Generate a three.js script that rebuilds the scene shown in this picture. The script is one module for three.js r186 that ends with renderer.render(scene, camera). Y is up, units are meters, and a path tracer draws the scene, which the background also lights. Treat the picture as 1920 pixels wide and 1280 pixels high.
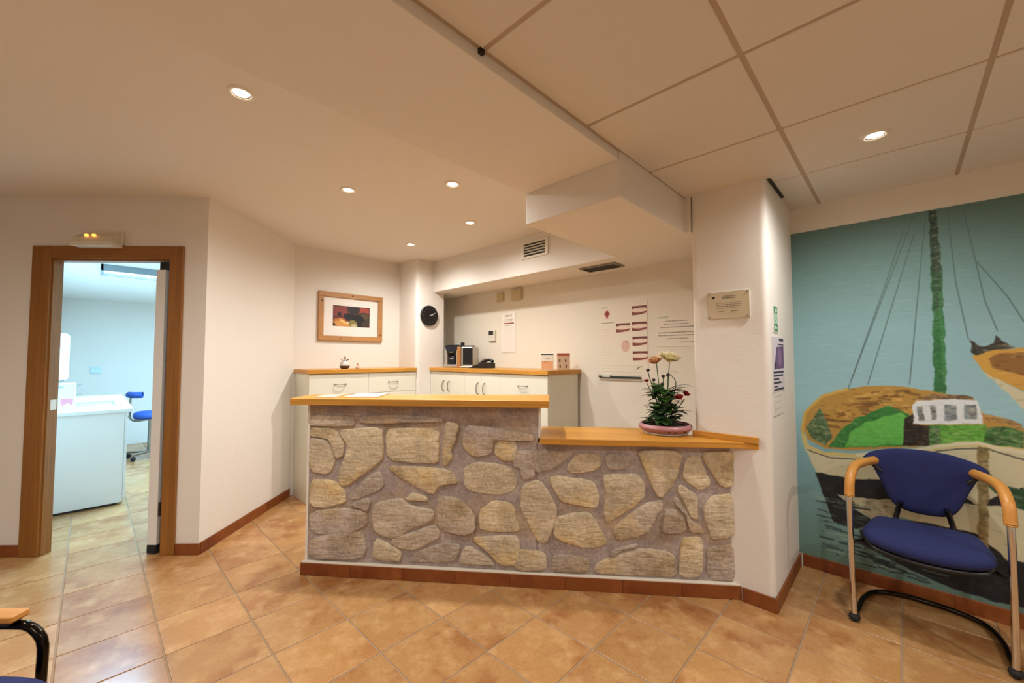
import * as THREE from 'three';
import { RoundedBoxGeometry } from 'three/addons/geometries/RoundedBoxGeometry.js';
import { RectAreaLightUniformsLib } from 'three/addons/lights/RectAreaLightUniformsLib.js';
import { mergeGeometries } from 'three/addons/utils/BufferGeometryUtils.js';

// ---------- camera, renderer, exposure ----------
RectAreaLightUniformsLib.init();
const scene = new THREE.Scene();
scene.background = new THREE.Color(0x000000);
const R = Math.PI / 180;
const camera = new THREE.PerspectiveCamera(80.35, 1.5, 0.05, 60);
camera.rotation.order = 'YXZ';
camera.position.set(0, 1.34, 0);
camera.rotation.set(2.33 * R, 43.84 * R, 0);
camera.updateMatrixWorld();
const renderer = new THREE.WebGLRenderer({ antialias: true });
renderer.toneMapping = THREE.LinearToneMapping;
renderer.toneMappingExposure = 1.05;
renderer.shadowMap.enabled = true;
// lamp strengths: warm ceiling downlights, cool treatment room panels
const DOWN = 5.7, DOWN_COLOR = new THREE.Color(1.0, 0.99, 0.965), COOL = 96, COOL_COLOR = new THREE.Color(0.35, 0.68, 1.0);
// room heights (m)
const CE = 2.472, TL = 2.335, BM = 2.298, HB = 2.116, ZW = -3.239;

// ---------- helpers ----------
const rngOf = (s) => () => { s |= 0; s = (s + 0x6d2b79f5) | 0; let t = Math.imul(s ^ (s >>> 15), 1 | s); t = (t + Math.imul(t ^ (t >>> 7), 61 | t)) ^ t; return ((t ^ (t >>> 14)) >>> 0) / 4294967296; };
const taken = {};
const numbered = (n) => { const k = (taken[n] = (taken[n] ?? -1) + 1); return k ? `${n}_${String(k).padStart(3, '0')}` : n; };
const shade = (o) => { o.castShadow = true; o.receiveShadow = true; return o; };
function mesh(name, geo, mat, parent) { const m = shade(new THREE.Mesh(geo, mat)); m.name = parent === scene ? numbered(name) : name; parent.add(m); return m; }
function thing(name, label, category, pos = [0, 0, 0], turn = 0, group) {
  const g = new THREE.Group(); g.name = numbered(name); g.position.set(...pos); g.rotation.y = turn; scene.add(g);
  g.userData = { label, category }; if (group) g.userData.group = group; return g;
}
function tag(o, label, category, group) { o.userData = { label, category }; if (group) o.userData.group = group; return o; }
function struct(name, geo, mat, label) { const m = mesh(name, geo, mat, scene); m.name = name; m.userData = { kind: 'structure', label, category: 'structure' }; return m; }
function structGroup(name, pos, turn, label) { const g = new THREE.Group(); g.name = name; g.position.set(...pos); g.rotation.y = turn; g.userData = { kind: 'structure', label, category: 'structure' }; scene.add(g); return g; }
// texture coordinates in metres, laid flat on each face; u runs along the grain axis g where it lies in the face
function uvm(geo, g = 'x') {
  geo = geo.index ? geo.toNonIndexed() : geo;
  const p = geo.attributes.position, uv = new Float32Array(p.count * 2), a = new THREE.Vector3(), b = new THREE.Vector3(), c = new THREE.Vector3(), n = new THREE.Vector3();
  const ax = { x: 0, y: 1, z: 2 }[g];
  for (let i = 0; i < p.count; i += 3) {
    a.fromBufferAttribute(p, i); b.fromBufferAttribute(p, i + 1); c.fromBufferAttribute(p, i + 2);
    n.subVectors(b, a).cross(c.clone().sub(a));
    const q = [Math.abs(n.x), Math.abs(n.y), Math.abs(n.z)], m = q.indexOf(Math.max(...q));
    let [U, V] = [0, 1, 2].filter((k) => k !== m);
    if (V === ax) [U, V] = [V, U];
    for (let k = 0; k < 3; k++) { uv[(i + k) * 2] = p.getComponent(i + k, U); uv[(i + k) * 2 + 1] = p.getComponent(i + k, V); }
  }
  geo.setAttribute('uv', new THREE.BufferAttribute(uv, 2));
  return geo;
}
const box = (w, h, d, x = 0, y = 0, z = 0, r = 0, g = 'x') => uvm((r ? new RoundedBoxGeometry(w, h, d, 2, r) : new THREE.BoxGeometry(w, h, d)).translate(x, y, z), g);
const span = (x0, x1, y0, y1, z0, z1, r = 0, g = 'x') => box(x1 - x0, y1 - y0, z1 - z0, (x0 + x1) / 2, (y0 + y1) / 2, (z0 + z1) / 2, r, g);
const clean = (g) => { g = g.index ? g.toNonIndexed() : g; for (const k of Object.keys(g.attributes)) if (!['position', 'normal', 'uv'].includes(k)) g.deleteAttribute(k); return g; };
const join = (l) => mergeGeometries(l.map(clean));
// a plan outline [x, z, x, z, ...] raised from y0 to y1
function slab(flat, y0, y1, bev = 0, g = 'x') {
  const s = new THREE.Shape(); for (let i = 0; i < flat.length; i += 2) s[i ? 'lineTo' : 'moveTo'](flat[i], -flat[i + 1]);
  const e = new THREE.ExtrudeGeometry(s, { depth: y1 - y0 - 2 * bev, bevelEnabled: bev > 0, bevelSize: bev, bevelThickness: bev, bevelOffset: -bev, bevelSegments: 2, curveSegments: 12 });
  e.rotateX(-Math.PI / 2).translate(0, y0 + bev, 0); return uvm(e, g);
}
// a front outline [x, y, ...] given depth from z0 to z1
function front(flat, z0, z1, bev = 0, g = 'x', smooth = false) {
  let s;
  if (smooth) { const pts = []; for (let i = 0; i < flat.length; i += 2) pts.push(new THREE.Vector2(flat[i], flat[i + 1])); const c = new THREE.SplineCurve([...pts, pts[0]]); s = new THREE.Shape(c.getPoints(pts.length * 5).slice(0, -1)); }
  else { s = new THREE.Shape(); for (let i = 0; i < flat.length; i += 2) s[i ? 'lineTo' : 'moveTo'](flat[i], flat[i + 1]); }
  const e = new THREE.ExtrudeGeometry(s, { depth: z1 - z0 - 2 * bev, bevelEnabled: bev > 0, bevelSize: bev, bevelThickness: bev, bevelOffset: -bev, bevelSegments: 3, curveSegments: 12 });
  e.translate(0, 0, z0 + bev); return uvm(e, g);
}
const V3 = (a) => new THREE.Vector3(...a);
const tube = (pts, r, seg = 24, rad = 8, tension = 0.5) => new THREE.TubeGeometry(new THREE.CatmullRomCurve3(pts.map(V3), false, 'catmullrom', tension), seg, r, rad, false);
const cyl = (r0, r1, h, x, y, z, n = 20) => new THREE.CylinderGeometry(r0, r1, h, n).translate(x, y, z);
const lathe = (pts, n = 28) => new THREE.LatheGeometry(pts.map(([x, y]) => new THREE.Vector2(x, y)), n);

// ---------- procedural textures ----------
function noiseGrid(P, seed) { const r = rngOf(seed), g = new Float32Array(P * P); for (let i = 0; i < g.length; i++) g[i] = r(); return g; }
function sampleGrid(g, P, x, y) { // tiles over 0..1
  x = (x - Math.floor(x)) * P; y = (y - Math.floor(y)) * P;
  const i = Math.floor(x), j = Math.floor(y); let u = x - i, v = y - j; u = u * u * (3 - 2 * u); v = v * v * (3 - 2 * v);
  const a = i % P, b = (i + 1) % P, c = (j % P) * P, d = ((j + 1) % P) * P;
  return (g[c + a] * (1 - u) + g[c + b] * u) * (1 - v) + (g[d + a] * (1 - u) + g[d + b] * u) * v;
}
function fbm(seed, P, oct) { const gs = []; for (let k = 0; k < oct; k++) gs.push([noiseGrid(P << k, seed + k * 17), P << k]); let tot = 0; for (let k = 0; k < oct; k++) tot += 0.5 ** k; return (x, y) => { let s = 0; for (let k = 0; k < oct; k++) s += sampleGrid(gs[k][0], gs[k][1], x, y) * 0.5 ** k; return s / tot; }; }
function dataTex(W, Hh, fn, { size = [1, 1], color = true } = {}) {
  const d = new Uint8Array(W * Hh * 4);
  for (let j = 0; j < Hh; j++) for (let i = 0; i < W; i++) { const c = fn(i / W, j / Hh, i, j), o = (j * W + i) * 4; d[o] = Math.max(0, Math.min(255, c[0])); d[o + 1] = Math.max(0, Math.min(255, c[1])); d[o + 2] = Math.max(0, Math.min(255, c[2])); d[o + 3] = 255; }
  const t = new THREE.DataTexture(d, W, Hh); t.wrapS = t.wrapT = THREE.RepeatWrapping; t.magFilter = THREE.LinearFilter; t.minFilter = THREE.LinearMipmapLinearFilter; t.generateMipmaps = true;
  if (color) t.colorSpace = THREE.SRGBColorSpace; t.repeat.set(1 / size[0], 1 / size[1]); t.needsUpdate = true; return t;
}
const grey = (v) => [v, v, v];
const mix = (a, b, t) => a.map((v, k) => v + (b[k] - v) * t);
const clamp01 = (t) => Math.max(0, Math.min(1, t));
function canvasTex(W, Hh, draw) { const c = document.createElement('canvas'); c.width = W; c.height = Hh; const x = c.getContext('2d'); draw(x, W, Hh); const t = new THREE.CanvasTexture(c); t.colorSpace = THREE.SRGBColorSpace; t.anisotropy = 4; return t; }
const std = (color, roughness = 0.6, o = {}) => new THREE.MeshStandardMaterial({ color, roughness, ...o });

const nA = fbm(3, 8, 4), nB = fbm(41, 16, 4), nC = fbm(77, 4, 5), nF = fbm(91, 64, 3);
const plasterBump = dataTex(512, 512, (u, v) => grey(70 + 150 * (0.45 * nB(u, v) + 0.55 * nF(u, v))), { size: [0.5, 0.5], color: false });
// four by four different terracotta faces in one sheet
const terraTex = (() => {
  const r = rngOf(8), cells = []; for (let k = 0; k < 16; k++) cells.push([r(), r(), r() * 2 - 1, r()]);
  const base = [178, 132, 82], dark = [148, 93, 50], pale = [198, 157, 106];
  return dataTex(1024, 1024, (u, v) => {
    const k = Math.floor(u * 4) + 4 * Math.floor(v * 4), [a, b, c, e] = cells[k], lu = u * 4 % 1, lv = v * 4 % 1;
    const n = nC(lu * 0.45 + a, lv * 0.45 + b), m = nA(lu * 0.6 + b, lv * 0.6 + e), f = nF(lu * 0.7 + e, lv * 0.7 + a);
    let col = mix(base, dark, clamp01((n - 0.5) * 3.4)); col = mix(col, pale, clamp01((m - 0.5) * 2.6)); 
    return col.map((q) => q * (1 + 0.035 * c) + (f - 0.5) * 16);
  });
})();
const G3 = noiseGrid(128, 333);
const woodTex = (() => {
  const g1 = fbm(5, 4, 4), g2 = fbm(15, 8, 3), g3 = fbm(25, 64, 2);
  return dataTex(1024, 512, (u, v) => {
    const plank = Math.floor(v * 4), w = v + 0.02 * (g1(u, v) - 0.5), pk = g2(plank * 0.27 + Math.floor(u * 2 + plank * 0.37) * 0.13, 0.3);
    const s = sampleGrid(G3, 128, u * 0.04 + plank * 0.31, w * 1.0), t = g3(u * 0.12, w * 1.5);
    const k = 0.80 + 0.12 * (s - 0.5) + 0.08 * (t - 0.5) + 0.14 * (pk - 0.5) + 0.10 * (g1(u * 0.5, v) - 0.5);
    return [255 * clamp01(k + 0.04), 255 * clamp01(k), 255 * clamp01(k - 0.05)];
  }, { size: [1.6, 0.4] });
})();
const stoneTex = (() => { const a = fbm(61, 6, 5), b = fbm(62, 3, 4), c = fbm(63, 48, 3); return dataTex(512, 512, (u, v) => { const k = 0.84 + 0.34 * (a(u, v * 1.0) - 0.35) + 0.22 * (c(u, v) - 0.5), o = clamp01((b(u, v) - 0.5) * 3.2); return mix([255 * k, 250 * k, 244 * k], [258 * k, 236 * k, 190 * k], o * 0.7); }, { size: [0.55, 0.55] }); })();
const stoneBump = (() => { const a = fbm(71, 8, 5), c = fbm(72, 12, 4); return dataTex(512, 512, (u, v) => grey(255 * (0.6 * a(u, v * 2) + 0.4 * c(u * 0.5, v * 3))), { size: [0.4, 0.4], color: false }); })();
const weave = dataTex(64, 64, (u, v, i, j) => grey(120 + 60 * ((i + j) % 4 < 2 ? 1 : -1) * ((i % 4 < 2) === (j % 4 < 2) ? 1 : 0.4)), { size: [0.02, 0.02], color: false });

// ---------- materials ----------
const M = {
  wall: std('#e6e0d6', 0.9, { bumpMap: plasterBump, bumpScale: 0.0012 }),
  wallBack: std('#e4dccb', 0.9, { bumpMap: plasterBump, bumpScale: 0.0012 }),
  ceil: std('#e4ded4', 0.92, { bumpMap: plasterBump, bumpScale: 0.0008 }),
  panel: std('#ddd5c9', 0.95, { bumpMap: plasterBump, bumpScale: 0.0006 }),
  tbar: std('#b9a58f', 0.7),
  terra: new THREE.MeshPhysicalMaterial({ color: '#ffffff', roughness: 0.24, ior: 1.7, map: terraTex }),
  skirt: std('#c08c62', 0.42, { map: terraTex }),
  grout: std('#9c8368', 0.9),
  cement: std('#d9cfbd', 0.9),
  honey: std('#ecae46', 0.38, { map: woodTex }),
  casing: std('#ab752f', 0.45, { map: woodTex }),
  pine: std('#d3a168', 0.5, { map: woodTex }),
  white: std('#e9e5d8', 0.4),
  cab: std('#e4e1d0', 0.42),
  plastic: std('#dcd6c6', 0.45),
  beige: std('#c9b88f', 0.5),
  black: std('#0b0b0d', 0.4),
  rubber: std('#161616', 0.8),
  dark: std('#2b2520', 0.6),
  chrome: std('#d8d4cf', 0.16, { metalness: 1 }),
  steel: std('#9a948a', 0.35, { metalness: 1 }),
  blue: std('#182156', 0.85, { bumpMap: weave, bumpScale: 0.0006 }),
  beech: std('#efaf58', 0.4, { map: woodTex }),
  paper: std('#ece6da', 0.7),
  cool: std('#e8e7e2', 0.5),
  mortar: std('#b5a9a6', 0.95, { map: stoneTex, bumpMap: stoneBump, bumpScale: 0.003 }),
  diffuser: std('#d5cbb4', 0.25),
  amber: std('#ffd9a0', 0.4, { emissive: '#ff9a3c', emissiveIntensity: 2.5 }),
  lamp: std('#ffffff', 0.4, { emissive: '#fff1dc', emissiveIntensity: 14 }),
  coolLamp: std('#ffffff', 0.4, { emissive: '#d6f0ff', emissiveIntensity: 4 }),
};
// ---------- the room shell ----------
{
  const T = 0.12;
  struct('wall_back', span(-4.45, 2.62, 0, CE + 0.1, ZW - T, ZW), M.wallBack, 'long cream plaster wall behind the reception and the painted boats');
  struct('wall_picture', span(-4.328 - 0.1, -4.328, 0, CE + 0.1, ZW, -1.38), M.wall, 'cream plaster wall carrying the wooden framed picture');
  // the corner wall between the doorway and the picture wall
  const ang = structGroup('wall_corner', [-3.497, 0, -0.549], 135 * R, 'cream plaster wall turning the corner between doorway and picture');
  mesh('plaster', span(0.06, 1.175, 0, CE + 0.1, -0.1, 0), M.wall, ang);
  // doorway wall, local x runs along it, +z faces the waiting room
  const dw = structGroup('wall_door', [-3.497, 0, -0.549], 45 * R, 'cream plaster wall around the open doorway');
  mesh('plaster', join([span(-0.245, 0, 0, CE + 0.1, -0.06, 0), span(-1.06, -0.245, 2.03, CE + 0.1, -0.06, 0), span(-2.42, -1.06, 0, CE + 0.1, -0.06, 0)]), M.wall, dw);
  struct('wall_left', span(-5.3, -5.2, 0, CE + 0.1, 1.12, 2.7), M.wall, 'cream plaster wall at the far left of the waiting room');
  struct('wall_right', span(2.5, 2.62, 0, CE + 0.1, ZW, 2.7), M.wall, 'cream plaster wall at the right of the waiting room');
  struct('wall_front', span(-5.3, 2.62, 0, CE + 0.1, 2.6, 2.7), M.wall, 'cream plaster wall facing the reception');
  // pillar beside the counter with soft plaster corner
  struct('wall_pillar', (() => {
    const x0 = -0.911, x1 = -0.51, z0 = ZW, z1 = -2.538, r = 0.035, s = new THREE.Shape();
    s.moveTo(x0, -z0); s.lineTo(x0, -(z1 - r)); s.quadraticCurveTo(x0, -z1, x0 + r, -z1); s.lineTo(x1 - r, -z1); s.quadraticCurveTo(x1, -z1, x1, -(z1 - r)); s.lineTo(x1, -z0); s.closePath();
    const e = new THREE.ExtrudeGeometry(s, { depth: TL + 0.1, bevelEnabled: false, curveSegments: 8 }); e.rotateX(-Math.PI / 2);
    const n = uvm(e); return n;
  })(), M.wall, 'white plaster pillar at the end of the reception counter');
  struct('wall_column', (() => {
    const x0 = -4.328, x1 = -3.953, z0 = -2.93, z1 = -2.553, r = 0.05, s = new THREE.Shape();
    s.moveTo(x0, -z0); s.lineTo(x0, -z1); s.lineTo(x1 - r, -z1); s.quadraticCurveTo(x1, -z1, x1, -(z1 - r)); s.lineTo(x1, -z0); s.closePath();
    return uvm(new THREE.ExtrudeGeometry(s, { depth: CE + 0.02, bevelEnabled: false, curveSegments: 8 }).rotateX(-Math.PI / 2));
  })(), M.wall, 'plaster column with the black clock');
  // ceilings: plaster field, beam, dropped box and bulkhead
  struct('ceiling', span(-9, -1.5, CE, CE + 0.12, ZW - 0.1, 2.7), M.ceil, 'smooth plaster ceiling above the reception');
  struct('trim_1', span(-1.561, -0.958, BM, CE + 0.1, -1.742, 2.6, 0.004), M.ceil, 'long plaster beam between the smooth ceiling and the ceiling panels');
  struct('trim_2', join([span(-1.561, -0.95, HB, CE + 0.1, -2.545, -1.742, 0.006), span(-1.561, -0.911, HB, CE + 0.1, ZW, -2.5385)]), M.ceil, 'dropped plaster box under the beam above the counter');
  struct('trim_3', span(-4.328, -1.561, HB, CE + 0.02, ZW, -2.787, 0.006), M.wall, 'plaster bulkhead with air vent above the back cabinets');
  // panel ceiling: grid of bars, panels hung a little proud of them
  const cg = structGroup('ceiling_panels', [0, 0, 0], 0, 'suspended ceiling of square cream panels');
  const deck = mesh('deck', span(-0.958, 2.62, TL + 0.03, TL + 0.12, ZW - 0.1, 2.7), M.tbar, cg);
  const gx = [], gz = []; for (let x = -0.951; x < 2.6; x += 0.6) gx.push(x); for (let z = -3.253; z < 2.7; z += 0.6) gz.push(z);
  const variants = []; for (let k = 0; k < 3; k++) variants.push(uvm(new RoundedBoxGeometry(0.584, 0.03, 0.584, 2, 0.005).translate(k * 0.37, 0, k * 0.21)).translate(-k * 0.37, 0, -k * 0.21));
  const rr = rngOf(55);
  gx.forEach((x, i) => gz.forEach((z, j) => { if (x + 0.55 > 2.62 || z + 0.55 > 2.7) return; const p = mesh('ceiling_panel', variants[(i + 2 * j) % 3], M.panel, cg); p.position.set(x + 0.3, TL + 0.015 - 0.0015 * rr(), Math.max(z + 0.3, ZW + 0.29)); p.rotation.set((rr() - 0.5) * 0.004, 0, (rr() - 0.5) * 0.004); }));
  for (const x of gx) mesh('grid_bar', span(x - 0.012, x + 0.012, TL + 0.004, TL + 0.03, ZW, 2.6), M.tbar, cg);
  for (const z of gz.slice(1)) mesh('grid_bar', span(-0.958, 2.5, TL + 0.0045, TL + 0.03, z - 0.012, z + 0.012), M.tbar, cg);
  mesh('edge_gap', span(-0.514, -0.49, TL - 0.002, TL + 0.01, -2.95, -2.575), M.dark, cg);
  mesh('hanger_clip', span(-0.967, -0.945, TL - 0.012, TL + 0.01, -0.858, -0.838, 0.002), M.black, cg);
  // treatment room beyond the doorway
  struct('wall_treatment_far', span(-8.82, -8.7, 0, CE, -2.1, 0.42), M.wall, 'pale wall at the far end of the treatment room');
  struct('wall_treatment_left', slab([-8.7, 0.3, -4.43, 0.3, -4.55, 0.42, -8.7, 0.42], 0, CE), M.wall, 'pale wall along the treatment room sink counter');
  struct('wall_treatment_right', span(-8.7, -4.43, 0, CE, -1.95, -1.8), M.wall, 'pale wall at the right of the treatment room');
  struct('ceiling_treatment', slab([-8.7, 0.3, -4.42, 0.3, -3.64, -0.55, -4.40, -1.31, -4.43, -1.8, -8.7, -1.8], 2.2, 2.3), M.cool, 'lower white ceiling of the treatment room');
}
// ---------- floor of single terracotta tiles ----------
{
  const fl = structGroup('floor', [0, 0, 0], 0, 'floor of square terracotta tiles laid in a diagonal view');
  mesh('grout_bed', span(-9, 2.65, -0.1, -0.0035, -3.4, 2.7), M.grout, fl);
  const P = 0.3424, W = 0.3355, geos = [];
  for (let k = 0; k < 16; k++) {
    const g = new RoundedBoxGeometry(W, 0.02, W, 1, 0.0025), p = g.attributes.position, uv = g.attributes.uv;
    for (let i = 0; i < p.count; i++) uv.setXY(i, ((k % 4) + 0.5 + (p.getX(i) / W) * 0.96) / 4, (Math.floor(k / 4) + 0.5 + (p.getZ(i) / W) * 0.96) / 4);
    g.translate(0, -0.01, 0); geos.push(g);
  }
  const r = rngOf(12), rest = [], v = new THREE.Vector3();
  for (let i = -24; i < 14; i++) for (let j = -8; j < 14; j++) {
    const x = -1.403 + (i + 0.5) * P, z = -1.297 + (j + 0.5) * P - (0) ;
    const k = Math.floor(r() * 16), turn = Math.floor(r() * 4) * Math.PI / 2, dy = -r() * 0.0008;
    if (x < -8.9 || x > 2.7 || z < -3.4 || z > 2.75) continue;
    let seen = false; for (const [a, b] of [[0, 0], [-0.5, -0.5], [0.5, -0.5], [-0.5, 0.5], [0.5, 0.5]]) { v.set(x + a * P, 0, z + b * P).applyMatrix4(camera.matrixWorldInverse); if (v.z < -0.1) { v.applyMatrix4(camera.projectionMatrix); if (Math.abs(v.x) < 1.03 && Math.abs(v.y) < 1.03) seen = true; } }
    if (x < -4.4 && (z > 0.3 || z < -1.8)) seen = false;
    if (seen) { const t = mesh('tile', geos[k], M.terra, fl); t.position.set(x, dy, z); t.rotation.y = turn; }
    else rest.push(geos[k].clone().rotateY(turn).translate(x, dy, z));
  }
  const o = mesh('tile_remainder', join(rest), M.terra, fl); o.userData.kind = 'stuff';
}
// ---------- skirting of terracotta pieces ----------
function skirting(name, label, pos, turn, x0, x1, seed, z = 0) {
  const g = structGroup(name, pos, turn, label), r = rngOf(seed), n = Math.max(1, Math.round((x1 - x0) / 0.335)), w = (x1 - x0) / n;
  for (let i = 0; i < n; i++) {
    const k = Math.floor(r() * 16), s = new RoundedBoxGeometry(w - 0.0015, 0.075, 0.012, 1, 0.002), p = s.attributes.position, uv = s.attributes.uv;
    for (let q = 0; q < p.count; q++) uv.setXY(q, ((k % 4) + 0.5 + (p.getX(q) / w) * 0.9) / 4, (Math.floor(k / 4) + 0.3 + p.getY(q) * 2.4) / 4);
    const m = mesh('skirting_tile', s, M.skirt, g); m.position.set(x0 + (i + 0.5) * w, 0.0375, z + 0.006);
  }
  return g;
}
const BAR = [-2.716, 0, -0.935], BT = 38.1 * R;
skirting('baseboard_back', 'terracotta skirting under the painted boats', [0, 0, ZW], 0, -0.49, 2.49, 1);
skirting('baseboard_pillar_front', 'terracotta skirting on the narrow front of the white pillar', [0, 0, -2.538], 0, -0.668, -0.497, 2);
skirting('baseboard_pillar_side', 'terracotta skirting on the side of the white pillar', [-0.51, 0, 0], 90 * R, 2.53, 3.226, 3);
skirting('baseboard_corner', 'terracotta skirting along the wall between doorway and cabinets', [-3.497, 0, -0.549], 135 * R, 0.004, 1.16, 4);
skirting('baseboard_door_right', 'short terracotta skirting between door frame and corner', [-3.497, 0, -0.549], 45 * R, -0.154, 0.01, 5);
skirting('baseboard_door_left', 'terracotta skirting on the far side of the door frame', [-3.497, 0, -0.549], 45 * R, -2.3, -1.19, 6);
// ---------- doorway: frame, leaf, emergency lamp ----------
{
  const d = structGroup('door_1', [-3.497, 0, -0.549], 45 * R, 'brown wooden door frame with white leaf standing open into the treatment room');
  mesh('casing', span(-1.187, -1.06, 0, 2.12, 0, 0.018, 0.004, 'y'), M.casing, d);
  mesh('casing', span(-0.245, -0.156, 0, 2.12, 0, 0.018, 0.004, 'y'), M.casing, d);
  mesh('casing', span(-1.06, -0.245, 2.03, 2.12, 0, 0.018, 0.004, 'x'), M.casing, d);
  mesh('jamb', span(-1.062, -1.05, 0, 2.03, -0.06, 0.004, 0, 'y'), M.casing, d);
  mesh('jamb', span(-0.258, -0.243, 0, 2.03, -0.06, 0.004, 0, 'y'), M.casing, d);
  mesh('jamb', span(-1.05, -0.258, 2.018, 2.032, -0.06, 0.004), M.casing, d);
  mesh('strike_plate', span(-1.051, -1.047, 0.98, 1.05, -0.05, -0.012, 0.001), M.white, d);
  const leaf = new THREE.Group(); leaf.name = 'door_leaf'; leaf.position.set(-0.36, 0, -0.012); leaf.rotation.y = -92 * R; d.add(leaf);
  // leaf swings on its right edge; local -x is the free side before turning
  mesh('panel', span(-0.76, 0.0, 0.06, 1.96, -0.066, 0, 0.003, 'y'), M.cool, leaf);
  mesh('bottom_seal', span(-0.76, 0.0, 0.004, 0.06, -0.065, -0.001), M.rubber, leaf);
  mesh('hinge', span(-0.06, -0.004, 1.96, 2.015, -0.068, -0.02, 0.002), M.black, leaf);
  mesh('hinge', cyl(0.008, 0.008, 0.09, -0.01, 0.3, -0.072, 12), M.dark, leaf);
  const h = mesh('handle', join([cyl(0.024, 0.024, 0.008, 0, 0, 0, 20).rotateX(Math.PI / 2).translate(-0.69, 1.03, 0.004), tube([[-0.69, 1.03, 0.006], [-0.69, 1.03, 0.05], [-0.6, 1.03, 0.055]], 0.008, 12)]), M.steel, leaf);
  const e = thing('emergency_light', 'cream plastic emergency light box above the door frame', 'light', [-3.497, 0, -0.549], 45 * R);
  mesh('housing', span(-0.85, -0.57, 2.10, 2.13, 0.018, 0.105, 0.006), M.plastic, e);
  mesh('back_plate', span(-0.845, -0.575, 2.125, 2.215, 0.0, 0.025, 0.006), M.plastic, e);
  mesh('diffuser', front([-0.02, 2.128, -0.102, 2.128, -0.088, 2.165, -0.02, 2.212], -0.84, -0.58, 0.004).rotateY(Math.PI / 2), M.diffuser, e);
  for (const x of [-0.745, -0.695]) mesh('bulb', new THREE.SphereGeometry(0.009, 12, 8).scale(1.7, 1, 1).translate(x, 2.172, 0.095), M.amber, e);
}
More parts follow.
